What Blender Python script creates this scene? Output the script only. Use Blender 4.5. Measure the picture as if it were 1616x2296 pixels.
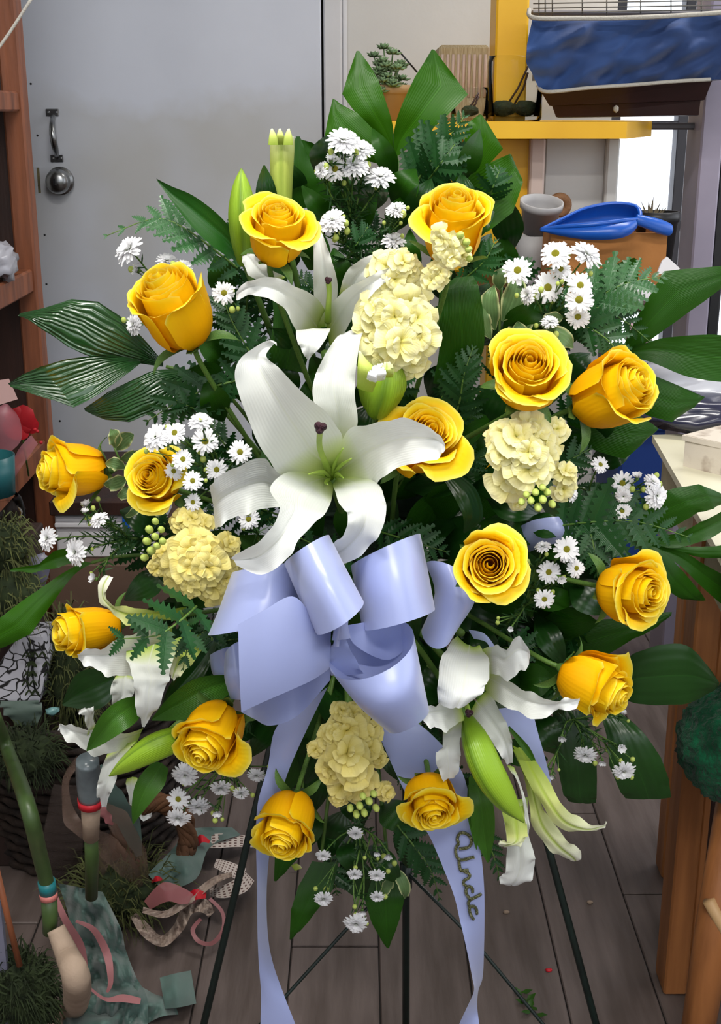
import bpy, math, random
from mathutils import Vector, Matrix, noise as mnoise
random.seed(7)
for _o in list(bpy.data.objects): bpy.data.objects.remove(_o)
scene = bpy.context.scene
COL = scene.collection
PI = math.pi
# ------------------------------------------------------------------ camera
F = 2840.0; CX = 808.0; CY = 1148.0; CAMZ = 1.32; PITCH = math.radians(17.5)
K = 2840.0/1750.0                 # depth figures below are in units of K metres
cam = bpy.data.cameras.new('camera'); camo = bpy.data.objects.new('camera', cam); COL.objects.link(camo)
cam.sensor_fit = 'HORIZONTAL'; cam.sensor_width = 36.0; cam.lens = F / 1616.0 * 36.0
cam.clip_start = 0.02; cam.clip_end = 100
camo.location = (0, 0, CAMZ); camo.rotation_euler = (PI/2 - PITCH, 0, 0)
scene.camera = camo
# ------------------------------------------------------------------ world: overcast daylight seen through the windows
w = bpy.data.worlds.new('overcast_sky'); scene.world = w; w.use_nodes = True
bg = w.node_tree.nodes['Background']
bg.inputs[0].default_value = (0.90, 0.94, 1.0, 1); bg.inputs[1].default_value = 1.7
# ------------------------------------------------------------------ exposure
vs = scene.view_settings
vs.view_transform = 'Standard'; vs.look = 'None'; vs.gamma = 1.0; vs.use_curve_mapping = False
vs.exposure = 0.42
scene.cycles.use_adaptive_sampling = True; scene.cycles.adaptive_threshold = .05
scene.cycles.max_bounces = 6; scene.cycles.diffuse_bounces = 3; scene.cycles.glossy_bounces = 3
scene.cycles.transparent_max_bounces = 12; scene.cycles.transmission_bounces = 6
scene.cycles.sample_clamp_indirect = 6.0
scene.cycles.caustics_reflective = False; scene.cycles.caustics_refractive = False

def area(name, loc, size, power, col, rot=(0, 0, 0)):
    l = bpy.data.lights.new(name, 'AREA'); l.shape = 'RECTANGLE'; l.size = size[0]; l.size_y = size[1]
    l.energy = power; l.color = col
    o = bpy.data.objects.new(name, l); COL.objects.link(o); o.location = loc; o.rotation_euler = rot
    return o
# fluorescent ceiling tubes (their housings are built with the ceiling below)
TUBES = [(-0.25, 0.65), (0.35, -0.7), (1.0, 2.7)]
area('tube_light', (-0.25, 0.65, 2.60), (1.25, 0.16), 31, (1.0, 0.97, 0.92))
area('tube_light', (0.35, -0.7, 2.60), (1.25, 0.16), 31, (1.0, 0.97, 0.92))
area('tube_light', (1.0, 2.7, 2.60), (1.25, 0.16), 18, (1.0, 0.97, 0.92))

# ------------------------------------------------------------------ helpers
def P(px, py, Y):
    Y = Y*K
    dx = (px - CX) / F; dy = (CY - py) / F
    d = Vector((dx, math.cos(PITCH) + dy*math.sin(PITCH), -math.sin(PITCH) + dy*math.cos(PITCH)))
    t = Y / d.y
    return Vector((d.x*t, Y, CAMZ + d.z*t))
def PZ(px, py, z):
    dx = (px - CX) / F; dy = (CY - py) / F
    d = Vector((dx, math.cos(PITCH) + dy*math.sin(PITCH), -math.sin(PITCH) + dy*math.cos(PITCH)))
    t = (z - CAMZ) / d.z
    return Vector((d.x*t, d.y*t, z))
def S(Y): return Y*K / F            # metres per pixel, roughly, at depth Y
def lin(c): c /= 255.0; return c/12.92 if c <= .04045 else ((c+.055)/1.055)**2.4
def C(r, g, b): return (lin(r), lin(g), lin(b), 1)

MATS = {}
def nodes_of(m): m.use_nodes = True; return m.node_tree.nodes, m.node_tree.links
def mat(name, c1, c2=None, scale=8, rough=.5, spec=.4, bump=0, bscale=40, metal=0, coord='Object', stretch=None, transl=0, detail=4, coat=0, sheen=0, lo=.35, hi=.65):
    m = bpy.data.materials.new(name); N, L = nodes_of(m)
    b = N['Principled BSDF']; b.inputs['Roughness'].default_value = rough
    b.inputs['Specular IOR Level'].default_value = spec; b.inputs['Metallic'].default_value = metal
    b.inputs['Base Color'].default_value = c1
    if coat: b.inputs['Coat Weight'].default_value = coat; b.inputs['Coat Roughness'].default_value = .15
    if sheen: b.inputs['Sheen Weight'].default_value = sheen
    tc = N.new('ShaderNodeTexCoord'); mp = N.new('ShaderNodeMapping'); L.new(tc.outputs[coord], mp.inputs[0])
    if stretch: mp.inputs['Scale'].default_value = stretch
    csock = None
    if c2:
        n = N.new('ShaderNodeTexNoise'); n.inputs['Scale'].default_value = scale; n.inputs['Detail'].default_value = detail
        L.new(mp.outputs[0], n.inputs['Vector'])
        r = N.new('ShaderNodeValToRGB'); r.color_ramp.elements[0].color = c1; r.color_ramp.elements[1].color = c2
        r.color_ramp.elements[0].position = lo; r.color_ramp.elements[1].position = hi
        L.new(n.outputs['Fac'], r.inputs[0]); L.new(r.outputs[0], b.inputs['Base Color']); csock = r.outputs[0]
    if bump:
        n2 = N.new('ShaderNodeTexNoise'); n2.inputs['Scale'].default_value = bscale; n2.inputs['Detail'].default_value = 5
        L.new(mp.outputs[0], n2.inputs['Vector'])
        bp = N.new('ShaderNodeBump'); bp.inputs['Strength'].default_value = bump; bp.inputs['Distance'].default_value = .01
        L.new(n2.outputs['Fac'], bp.inputs['Height']); L.new(bp.outputs[0], b.inputs['Normal'])
    if transl:
        t = N.new('ShaderNodeBsdfTranslucent'); t.inputs[0].default_value = c1
        if csock: L.new(csock, t.inputs[0])
        mx = N.new('ShaderNodeMixShader'); mx.inputs[0].default_value = transl
        L.new(b.outputs[0], mx.inputs[1]); L.new(t.outputs[0], mx.inputs[2])
        L.new(mx.outputs[0], N['Material Output'].inputs['Surface'])
    MATS[name] = m
    return m

def petal_mat(name, stops, transl=.3, rough=.45, spec=.25, rib=None, ribw=.05, edge=None, noise=.0, bump=.15, stripe=26, dist=1.5):
    """colour from the petal's own UV: v runs base to tip, u across"""
    m = bpy.data.materials.new(name); N, L = nodes_of(m)
    b = N['Principled BSDF']; b.inputs['Roughness'].default_value = rough; b.inputs['Specular IOR Level'].default_value = spec
    uv = N.new('ShaderNodeUVMap'); sp = N.new('ShaderNodeSeparateXYZ'); L.new(uv.outputs[0], sp.inputs[0])
    r = N.new('ShaderNodeValToRGB'); e = r.color_ramp.elements
    while len(e) < len(stops): e.new(.5)
    for i, (p, c) in enumerate(stops): e[i].position = p; e[i].color = c
    L.new(sp.outputs['Y'], r.inputs[0]); col = r.outputs[0]
    su = N.new('ShaderNodeMath'); su.operation = 'SUBTRACT'; L.new(sp.outputs['X'], su.inputs[0]); su.inputs[1].default_value = .5
    ab = N.new('ShaderNodeMath'); ab.operation = 'ABSOLUTE'; L.new(su.outputs[0], ab.inputs[0])
    def mixin(c0, fac, c1):
        mx = N.new('ShaderNodeMix'); mx.data_type = 'RGBA'; L.new(fac, mx.inputs[0]); L.new(c0, mx.inputs[6]); mx.inputs[7].default_value = c1
        return mx.outputs[2]
    if rib:
        mr = N.new('ShaderNodeMapRange'); mr.inputs[1].default_value = ribw; mr.inputs[2].default_value = 0
        mr.inputs[3].default_value = 0; mr.inputs[4].default_value = rib[1]; L.new(ab.outputs[0], mr.inputs[0])
        col = mixin(col, mr.outputs[0], rib[0])
    if edge:
        mr = N.new('ShaderNodeMapRange'); mr.inputs[1].default_value = edge[1]; mr.inputs[2].default_value = .5
        mr.inputs[3].default_value = 0; mr.inputs[4].default_value = edge[2]; L.new(ab.outputs[0], mr.inputs[0])
        col = mixin(col, mr.outputs[0], edge[0])
    L.new(col, b.inputs['Base Color'])
    wv = N.new('ShaderNodeTexWave'); wv.bands_direction = 'X'; wv.inputs['Scale'].default_value = stripe/6.28; wv.inputs['Distortion'].default_value = dist
    wv.inputs['Detail'].default_value = 2; L.new(uv.outputs[0], wv.inputs[0])
    bp = N.new('ShaderNodeBump'); bp.inputs['Strength'].default_value = bump; bp.inputs['Distance'].default_value = .002
    L.new(wv.outputs['Fac'], bp.inputs['Height']); L.new(bp.outputs[0], b.inputs['Normal'])
    t = N.new('ShaderNodeBsdfTranslucent'); L.new(col, t.inputs[0])
    mx = N.new('ShaderNodeMixShader'); mx.inputs[0].default_value = transl
    L.new(b.outputs[0], mx.inputs[1]); L.new(t.outputs[0], mx.inputs[2]); L.new(mx.outputs[0], N['Material Output'].inputs['Surface'])
    MATS[name] = m
    return m

def glass_mat(name, tint=(.95, .97, .97, 1), gl=.08):
    m = bpy.data.materials.new(name); N, L = nodes_of(m)
    N.remove(N['Principled BSDF'])
    tr = N.new('ShaderNodeBsdfTransparent'); tr.inputs[0].default_value = tint
    g = N.new('ShaderNodeBsdfGlossy'); g.inputs['Roughness'].default_value = gl
    fr = N.new('ShaderNodeFresnel'); fr.inputs[0].default_value = 1.16
    mx = N.new('ShaderNodeMixShader'); L.new(fr.outputs[0], mx.inputs[0]); L.new(tr.outputs[0], mx.inputs[1]); L.new(g.outputs[0], mx.inputs[2])
    L.new(mx.outputs[0], N['Material Output'].inputs['Surface']); MATS[name] = m
    return m
def sheer_mat(name, col, alpha):
    m = bpy.data.materials.new(name); N, L = nodes_of(m); b = N['Principled BSDF']
    b.inputs['Base Color'].default_value = col; b.inputs['Roughness'].default_value = .4
    tr = N.new('ShaderNodeBsdfTransparent'); mx = N.new('ShaderNodeMixShader'); mx.inputs[0].default_value = alpha
    L.new(tr.outputs[0], mx.inputs[1]); L.new(b.outputs[0], mx.inputs[2]); L.new(mx.outputs[0], N['Material Output'].inputs['Surface'])
    MATS[name] = m
    return m

# ---- objects
def tag(o, label=None, cat=None, group=None, kind=None):
    if label: o['label'] = label
    if cat: o['category'] = cat
    if group: o['group'] = group
    if kind: o['kind'] = kind
    return o
def mk_mesh(name, v, f, m, uv=None, smooth=True):
    me = bpy.data.meshes.new(name); me.from_pydata([tuple(p) for p in v], [], f)
    if m: me.materials.append(MATS[m] if isinstance(m, str) else m)
    if smooth: me.polygons.foreach_set('use_smooth', [True]*len(me.polygons))
    if uv:
        ul = me.uv_layers.new(name='UVMap'); li = [0]*len(me.loops); me.loops.foreach_get('vertex_index', li)
        flat = []
        for i in li: flat += uv[i]
        ul.data.foreach_set('uv', flat)
    me.update()
    return me
def put(name, me, parent=None, mw=None):
    o = bpy.data.objects.new(name, me); COL.objects.link(o)
    if parent is not None: o.parent = parent
    if mw is not None: o.matrix_basis = mw
    return o
def world_m(o):
    m = o.matrix_basis.copy()
    while o.parent: o = o.parent; m = o.matrix_basis @ m
    return m
def part(name, geo, m, parent=None, smooth=True):
    """geo = (verts in world space, faces[, uvs]); linked as one mesh object under parent"""
    v, f = geo[0], geo[1]; uv = geo[2] if len(geo) > 2 else None
    if parent is not None:
        inv = world_m(parent).inverted(); v = [inv @ Vector(p) for p in v]
        return put(name, mk_mesh(name, v, f, m, uv, smooth), parent)
    c = Vector((0, 0, 0))
    for p in v: c += Vector(p)
    c /= len(v); c.z = min(p[2] for p in v)
    return put(name, mk_mesh(name, [Vector(p)-c for p in v], f, m, uv, smooth), None, Matrix.Translation(c))
def thing(name, label, cat, loc, group=None, mw=None, kind=None):
    o = bpy.data.objects.new(name, None); COL.objects.link(o); o.empty_display_size = .02
    o.matrix_basis = mw if mw is not None else Matrix.Translation(loc)
    return tag(o, label, cat, group, kind)
def join(*gs):
    V, Fc, U = [], [], []
    anyuv = all(len(g) > 2 and g[2] for g in gs)
    for g in gs:
        n = len(V); V += list(g[0]); Fc += [tuple(i+n for i in f) for f in g[1]]
        if anyuv: U += list(g[2])
    return (V, Fc, U) if anyuv else (V, Fc)

def cr(p, t):
    """Catmull-Rom through list of tuples, t in 0..1"""
    n = len(p)-1
    x = min(max(t, 0), 1)*n; i = min(int(x), n-1); u = x-i
    p0 = p[max(i-1, 0)]; p1 = p[i]; p2 = p[i+1]; p3 = p[min(i+2, n)]
    return tuple(.5*((2*b)+(-a+c)*u+(2*a-5*b+4*c-d)*u*u+(-a+3*b-3*c+d)*u**3) for a, b, c, d in zip(p0, p1, p2, p3))
def crh(p, t, h):
    """as cr() up to row h, straight lines after it (clipped leaf ends)"""
    n = len(p)-1; x = min(max(t, 0), 1)*n; i = min(int(x), n-1); u = x-i
    if i >= h: return tuple(a+(b-a)*u for a, b in zip(p[i], p[i+1]))
    p0 = p[max(i-1, 0)]; p1 = p[i]; p2 = p[i+1]; p3 = p[min(i+2, h)]
    return tuple(.5*((2*b)+(-a+c)*u+(2*a-5*b+4*c-d)*u*u+(-a+3*b-3*c+d)*u**3) for a, b, c, d in zip(p0, p1, p2, p3))
def grid_faces(nu, nv, wrap=False):
    f = []
    for j in range(nv):
        for i in range(nu):
            a = j*(nu+1)+i
            f.append((a, a+1, a+nu+2, a+nu+1))
    return f
def sheet(rows, nu=8, sub=4, cup=0.0, groove=0.0, ruf=0.0, rfreq=9.0, seed=0, crease=0.0, hard=None):
    """lofted blade; each row is (ax, ay, bx, by, Y[, tilt[, cup]]): its two edge points in photo pixels and their depth"""
    R = []
    for r in rows:
        r = list(r)+[0]*(7-len(r)) if len(r) < 7 else list(r)
        R.append(tuple(float(x) for x in r))
    nv = sub*(len(R)-1); V = []; U = []
    rd = random.Random(seed*131+len(rows)); ph = rd.uniform(0, 6); ph2 = rd.uniform(0, 6)
    for j in range(nv+1):
        t = j/nv; ax, ay, bx, by, Y, tl, cu = cr(R, t) if hard is None else crh(R, t, hard)
        A = P(ax, ay, Y-tl); B = P(bx, by, Y+tl)
        wd = (A-B).length
        k = cup+cu
        for i in range(nu+1):
            s = -1+2*i/nu
            p = A.lerp(B, (s+1)/2)
            env = min(1, 4*t*(1-t)+.35)
            y = k*(1-s*s)*min(1, wd/.03) + groove*math.exp(-(s/.13)**2)*min(1, wd/.03) - crease*abs(s)*wd
            y += ruf*abs(s)**3*(math.sin(rfreq*t*2+ph+(1.7 if s > 0 else 0)) + .5*math.sin(rfreq*4.3*t+ph2+(2.9 if s > 0 else 0)))*env
            p = p + Vector((0, y, 0))
            V.append(p); U.append(((s+1)/2, t))
    return V, grid_faces(nu, nv), U
def cl(pts, ws, tilt=0.0, cut=False):
    """centre line (px, py, Y) with half widths (px) -> rows for sheet()"""
    rows = []
    n = len(pts)
    for i, (x, y, Y) in enumerate(pts):
        x0, y0 = pts[max(i-1, 0)][:2]; x1, y1 = pts[min(i+1, n-1)][:2]
        dx, dy = x1-x0, y1-y0; l = math.hypot(dx, dy) or 1
        nx, ny = dy/l, -dx/l; wv = ws[i]
        rows.append((x+nx*wv, y+ny*wv, x-nx*wv, y-ny*wv, Y, tilt*wv/30.0))
    return rows
def tube(pts, rad, n=8, cap=True, sub=0):
    pts = [Vector(p) for p in pts]
    if not isinstance(rad, (list, tuple)): rad = [rad]*len(pts)
    if sub:
        q = [tuple(p)+(r,) for p, r in zip(pts, rad)]; m = sub*(len(q)-1)
        q = [cr(q, i/m) for i in range(m+1)]; pts = [Vector(a[:3]) for a in q]; rad = [max(a[3], 1e-5) for a in q]
    V = []; Fc = []; ref = None
    for i, p in enumerate(pts):
        t = (pts[min(i+1, len(pts)-1)]-pts[max(i-1, 0)])
        if t.length < 1e-9: t = Vector((0, 0, 1))
        t.normalize()
        if ref is None: ref = t.orthogonal().normalized()
        ref = (ref - t*ref.dot(t))
        if ref.length < 1e-6: ref = t.orthogonal()
        ref.normalize(); bi = t.cross(ref)
        for k in range(n):
            a = 2*PI*k/n; V.append(p + (ref*math.cos(a)+bi*math.sin(a))*rad[i])
    for i in range(len(pts)-1):
        for k in range(n):
            a = i*n+k; b = i*n+(k+1) % n
            Fc.append((a, b, b+n, a+n))
    if cap:
        Fc.append(tuple(range(n-1, -1, -1))); m = (len(pts)-1)*n; Fc.append(tuple(range(m, m+n)))
    return V, Fc
def pod(pts, rad, n=18, ridge=.10, lobes=3, sub=5, rot=0):
    """ridged bud along world points; uv v runs base to tip"""
    q = [tuple(p)+(r,) for p, r in zip(pts, rad)]; m = sub*(len(q)-1)
    q = [cr(q, i/m) for i in range(m+1)]; V = []; U = []; ref = None; pp = [Vector(a[:3]) for a in q]
    for i, p in enumerate(pp):
        t = (pp[min(i+1, m)]-pp[max(i-1, 0)]).normalized()
        if ref is None: ref = (Vector((0, -1, 0)) - t*t.dot(Vector((0, -1, 0)))).normalized()
        ref = (ref-t*ref.dot(t)).normalized(); bi = t.cross(ref); r = max(q[i][3], 1e-5)
        for k in range(n+1):
            a = 2*PI*k/n; rr = r*(1+ridge*(abs(math.cos(lobes*a/2+rot))-.6))
            V.append(p+(ref*math.cos(a)+bi*math.sin(a))*rr); U.append(((k/n*lobes) % 1.0 if k < n else 1.0, i/m))
    return V, grid_faces(n, m), U
def box(x0, x1, y0, y1, z0, z1):
    y0 *= K; y1 *= K
    V = [(x, y, z) for x in (x0, x1) for y in (y0, y1) for z in (z0, z1)]
    return [Vector(v) for v in V], [(0, 1, 3, 2), (4, 6, 7, 5), (0, 4, 5, 1), (2, 3, 7, 6), (0, 2, 6, 4), (1, 5, 7, 3)]
def V3(x, Y, z): return Vector((x, Y*K, z))
def bbox(x0, x1, y0, y1, z0, z1, b=.004, raw=False):
    """box with chamfered edges"""
    if not raw: y0 *= K; y1 *= K
    V = []; b = min(b, (x1-x0)/2.01, (y1-y0)/2.01, (z1-z0)/2.01)
    import itertools
    pts = []
    cx, cy, cz = (x0+x1)/2, (y0+y1)/2, (z0+z1)/2; hx, hy, hz = (x1-x0)/2, (y1-y0)/2, (z1-z0)/2
    idx = {}
    for sx, sy, sz in itertools.product((-1, 1), repeat=3):
        for ax in range(3):
            p = [sx*(hx-b), sy*(hy-b), sz*(hz-b)]; p[ax] = (sx*hx, sy*hy, sz*hz)[ax]
            idx[(sx, sy, sz, ax)] = len(V); V.append(Vector((cx+p[0], cy+p[1], cz+p[2])))
    Fc = []
    for ax in range(3):
        o1, o2 = [k for k in range(3) if k != ax]
        for s in (-1, 1):
            q = []
            for u, v in ((-1, -1), (1, -1), (1, 1), (-1, 1)):
                k = [0, 0, 0]; k[ax] = s; k[o1] = u; k[o2] = v; q.append(idx[(k[0], k[1], k[2], ax)])
            Fc.append(tuple(q))
    for ax in range(3):
        o1, o2 = [k for k in range(3) if k != ax]
        for s1, s2 in itertools.product((-1, 1), repeat=2):
            k0 = [0, 0, 0]; k0[o1] = s1; k0[o2] = s2; k1 = list(k0); k0[ax] = -1; k1[ax] = 1
            Fc.append((idx[(*k0, o1)], idx[(*k1, o1)], idx[(*k1, o2)], idx[(*k0, o2)]))
    for sx, sy, sz in itertools.product((-1, 1), repeat=3):
        Fc.append((idx[(sx, sy, sz, 0)], idx[(sx, sy, sz, 1)], idx[(sx, sy, sz, 2)]))
    return fixn(V, Fc)
def fixn(V, Fc):
    c = Vector((0, 0, 0))
    for v in V: c += v
    c /= len(V); out = []
    for f in Fc:
        m = Vector((0, 0, 0))
        for i in f: m += V[i]
        m /= len(f); n = (V[f[1]]-V[f[0]]).cross(V[f[2]]-V[f[0]])
        out.append(f if n.dot(m-c) >= 0 else tuple(reversed(f)))
    return V, out
def beam(p0, p1, wx, wy, b=.003):
    """rectangular bar from p0 to p1 (wx across, wy deep)"""
    p0 = Vector(p0); p1 = Vector(p1); L = (p1-p0).length
    V, Fc = bbox(-wx/2, wx/2, -wy/2, wy/2, 0, L, b, True)
    z = (p1-p0).normalized(); y = Vector((0, 1, 0)); x = y.cross(z)
    if x.length < .05: x = Vector((1, 0, 0))
    x.normalize(); y = z.cross(x)
    M = Matrix((x, y, z)).transposed().to_4x4(); M.translation = p0
    return [M @ v for v in V], Fc
def lathe(prof, n=24, c=(0, 0, 0), ax=None):
    """prof = [(r, z)...]; spun about +Z (or ax) at c"""
    V = []; Fc = []
    M = Matrix.Identity(3)
    if ax is not None: M = Vector((0, 0, 1)).rotation_difference(Vector(ax).normalized()).to_matrix()
    c = Vector(c)
    for r, z in prof:
        for k in range(n):
            a = 2*PI*k/n; V.append(c + M @ Vector((r*math.cos(a), r*math.sin(a), z)))
    for i in range(len(prof)-1):
        for k in range(n):
            a = i*n+k; b = i*n+(k+1) % n; Fc.append((a, b, b+n, a+n))
    return V, Fc
def prism(poly, z0, z1):
    """poly = [(x, y)...] counter-clockwise, extruded in z"""
    n = len(poly); V = [Vector((x, y, z0)) for x, y in poly]+[Vector((x, y, z1)) for x, y in poly]
    Fc = [tuple(range(n-1, -1, -1)), tuple(range(n, 2*n))]+[(i, (i+1) % n, (i+1) % n+n, i+n) for i in range(n)]
    return V, Fc
def blob(c, r, n=16, m=10, amp=.0, fs=3.0, seed=0):
    V = []; c = Vector(c)
    if not isinstance(r, (tuple, list)): r = (r, r, r)
    for j in range(m+1):
        th = PI*j/m
        for k in range(n+1):
            a = 2*PI*(k % n)/n; d = Vector((math.sin(th)*math.cos(a), math.sin(th)*math.sin(a), math.cos(th)))
            s = 1+amp*mnoise.noise(d*fs+Vector((seed*3.1, 0, 0)))
            V.append(c+Vector((d.x*r[0], d.y*r[1], d.z*r[2]))*s)
    return V, [tuple(reversed(f)) for f in grid_faces(n, m)]
def face(px, py, ax):
    """direction given as (right, -toward the lens, up) at a photo pixel -> world direction"""
    tw = (Vector((0, 0, CAMZ))-P(px, py, 1)).normalized(); rt = Vector((1, 0, 0)); rt = (rt-tw*rt.dot(tw)).normalized(); up = tw.cross(rt)
    return (rt*ax[0]+tw*-ax[1]+up*ax[2]).normalized()
def aim(loc, z, spin=0.0, sc=1.0):
    z = Vector(z).normalized(); M = Vector((0, 0, 1)).rotation_difference(z).to_matrix() @ Matrix.Rotation(spin, 3, 'Z')
    M = M.to_4x4() @ Matrix.Scale(sc, 4); M.translation = Vector(loc); return M
# ------------------------------------------------------------------ materials: room
def door_mat():
    m = mat('door_paint', C(212, 217, 230), C(204, 209, 222), 3, rough=.45, spec=.35, bump=.05, bscale=18)
    N, L = nodes_of(m); b = N['Principled BSDF']; tc = N.new('ShaderNodeTexCoord'); sp = N.new('ShaderNodeSeparateXYZ'); L.new(tc.outputs['Object'], sp.inputs[0])
    old = b.inputs['Base Color'].links[0].from_socket
    # worn grimy zone around and below the pull: a wavy edged old paint patch
    n = N.new('ShaderNodeTexNoise'); n.inputs['Scale'].default_value = 4.2; n.inputs['Detail'].default_value = 5; L.new(tc.outputs['Object'], n.inputs['Vector'])
    a = N.new('ShaderNodeMath'); a.operation = 'MULTIPLY_ADD'; L.new(n.outputs['Fac'], a.inputs[0]); a.inputs[1].default_value = .34; L.new(sp.outputs['Z'], a.inputs[2])
    mr = N.new('ShaderNodeMapRange'); mr.inputs[1].default_value = 1.56; mr.inputs[2].default_value = 1.50; mr.inputs[3].default_value = 0; mr.inputs[4].default_value = .75
    L.new(a.outputs[0], mr.inputs[0])
    n3 = N.new('ShaderNodeTexNoise'); n3.inputs['Scale'].default_value = 2.1; n3.inputs['Detail'].default_value = 3; L.new(tc.outputs['Object'], n3.inputs['Vector'])
    r3 = N.new('ShaderNodeMapRange'); r3.inputs[1].default_value = .40; r3.inputs[2].default_value = .66; L.new(n3.outputs['Fac'], r3.inputs[0])
    mul = N.new('ShaderNodeMath'); mul.operation = 'MULTIPLY'; L.new(mr.outputs[0], mul.inputs[0]); L.new(r3.outputs[0], mul.inputs[1])
    mx = N.new('ShaderNodeMix'); mx.data_type = 'RGBA'; L.new(mul.outputs[0], mx.inputs[0]); L.new(old, mx.inputs[6]); mx.inputs[7].default_value = C(184, 183, 178)
    L.new(mx.outputs[2], b.inputs['Base Color'])
door_mat()
mat('wall_paint', C(206, 204, 201), C(196, 195, 192), 2.2, rough=.7, bump=.08, bscale=25)
mat('trim_paint', C(210, 210, 214), C(200, 200, 203), 5, rough=.45, bump=.05)
mat('ceiling_paint', C(215, 215, 212), rough=.8)
mat('plank_wood', C(104, 92, 88), C(78, 67, 62), 5, rough=.5, spec=.35, bump=.12, bscale=14, stretch=(6, .7, 6))
mat('seam_dark', C(30, 25, 23), rough=.9)
mat('brown_wood', C(140, 82, 52), C(100, 56, 35), 6, rough=.5, bump=.15, bscale=12, stretch=(5, 5, .6))
mat('dark_wood', C(58, 30, 20), C(38, 20, 14), 5, rough=.55, bump=.1, stretch=(5, 5, .6))
mat('oak_wood', C(164, 106, 60), C(126, 78, 42), 5, rough=.45, bump=.12, bscale=12, stretch=(6, 6, .5))
mat('yellow_paint', C(238, 186, 30), C(226, 170, 22), 4, rough=.45, bump=.04)
mat('lavender_paint', C(150, 142, 160), C(130, 124, 142), 4, rough=.5)
mat('pinkish_paint', C(214, 190, 178), C(200, 180, 170), 4, rough=.6)
mat('window_frame', C(92, 90, 96), rough=.5)
mat('black_plastic', C(24, 24, 28), rough=.4)
mat('steel', C(170, 172, 174), C(120, 122, 124), 20, rough=.28, metal=1)
mat('brass_old', C(150, 140, 100), C(110, 104, 80), 30, rough=.5, metal=.6)
glass_mat('window_glass', (.97, .98, 1, 1), .02)
glass_mat('clear_glass', (.975, .985, .985, 1), .05)
# ------------------------------------------------------------------ setting
def struct(name, geo, m, parent=None, smooth=False):
    o = part(name, geo, m, parent, smooth)
    if parent is None: o['kind'] = 'structure'
    return o
FL = struct('floor', box(-2.2, 3.2, -1.4, 4.2, -.05, -.004), 'seam_dark')
x = -2.0; pw = .145; i = 0; pl_me = {}
while x < 2.9:                                   # boards run away from the camera, butt joints staggered
    cuts = [-1.35, .25+.55*math.sin(i*2.3), 1.6+.5*math.cos(i*1.7), 4.15]
    for a, b in zip(cuts[:-1], cuts[1:]):
        part('plank', bbox(x+.0012, x+pw-.0012, a+.001, b-.001, -.02, -.0006*(i % 3), .0018), 'plank_wood', FL, False)
    x += pw; i += 1
struct('ceiling', box(-2.2, 3.2, -1.4, 4.2, 2.72, 2.8), 'ceiling_paint')
DX0 = P(38, 500, 2).x; DX1 = P(721, 200, 2).x; DW = 2.0
struct('wall_back', join(box(-2.2, DX0-.03, 2.02, 2.12, 0, 2.72), box(DX1+.004, .62, 2.02, 2.12, 0, 2.72), box(DX0-.03, DX1+.004, 2.02, 2.12, 2.35, 2.72)), 'wall_paint')
struct('gap_filler', box(DX1-.02, DX1+.03, 2.026, 2.03, 0, 2.36), 'seam_dark')  # dark filler added behind the door gap against light leaking through
struct('trim_1', bbox(DX1+.006, DX1+.05, 1.992, 2.03, 0, 2.4, .004), 'trim_paint')
struct('trim_2', bbox(DX1+.05, DX1+.062, 2.006, 2.03, 0, 2.4, .003), 'trim_paint')
struct('wall_left', box(-2.2, -2.1, -1.4, 2.02, 0, 2.72), 'wall_paint')
struct('wall_blocker', join(box(-2.2, 3.2, -1.42, -1.36, 0, 1.15), box(-2.2, -1.7, -1.42, -1.36, 1.15, 2.72), box(2.7, 3.2, -1.42, -1.36, 1.15, 2.72)), 'wall_paint')  # unseen half wall added to cut low daylight on the spray
struct('wall_partition', box(.56, .62, 2.12, 3.9, 0, 2.72), 'wall_paint')
WX0, WX1 = P(1360, 400, 3.9).x, 2.7
struct('wall_window', join(box(.56, WX0, 3.9, 4.0, 0, 2.72), box(WX0, WX1, 3.9, 4.0, 0, .06), box(WX1, 3.2, 3.9, 4.0, 0, 2.72)), 'wall_paint')
struct('wall_right', join(box(3.1, 3.2, -1.4, 3.9, 0, .9), box(3.1, 3.2, -1.4, -.4, .9, 2.72), box(3.1, 3.2, 2.6, 3.9, .9, 2.72)), 'wall_paint')
struct('baseboard_back', bbox(DX1+.062, .62, 2.0, 2.02, 0, .1), 'trim_paint')
wn = thing('window_1', None, None, V3(WX0, 3.92, .06)); wn['kind'] = 'structure'
part('frame', join(box(WX0, WX0+.05, 3.9, 3.98, .06, 2.72), box(WX1-.05, WX1, 3.9, 3.98, .06, 2.72), box(WX0, WX1, 3.88, 3.98, .06, .12)), 'window_frame', wn, False)
for mxp in (1522, 1750, 1950): part('mullion', bbox(P(mxp-11, 400, 3.9).x, P(mxp+11, 400, 3.9).x, 3.90, 3.96, .12, 2.72), 'window_frame', wn, False)
for zz in (P(1450, 508, 3.9).z, P(1450, 281, 3.9).z): part('glazing_bar', bbox(WX0+.05, WX1-.05, 3.905, 3.955, zz-.02, zz+.02), 'window_frame', wn, False)
xs = [WX0+.05]+[P(q, 400, 3.9).x for q in (1522, 1750, 1950)]+[WX1-.05]
for a, b in zip(xs[:-1], xs[1:]): part('pane', box(a, b, 3.928, 3.932, .12, 2.72), 'window_glass', wn, False)
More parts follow.
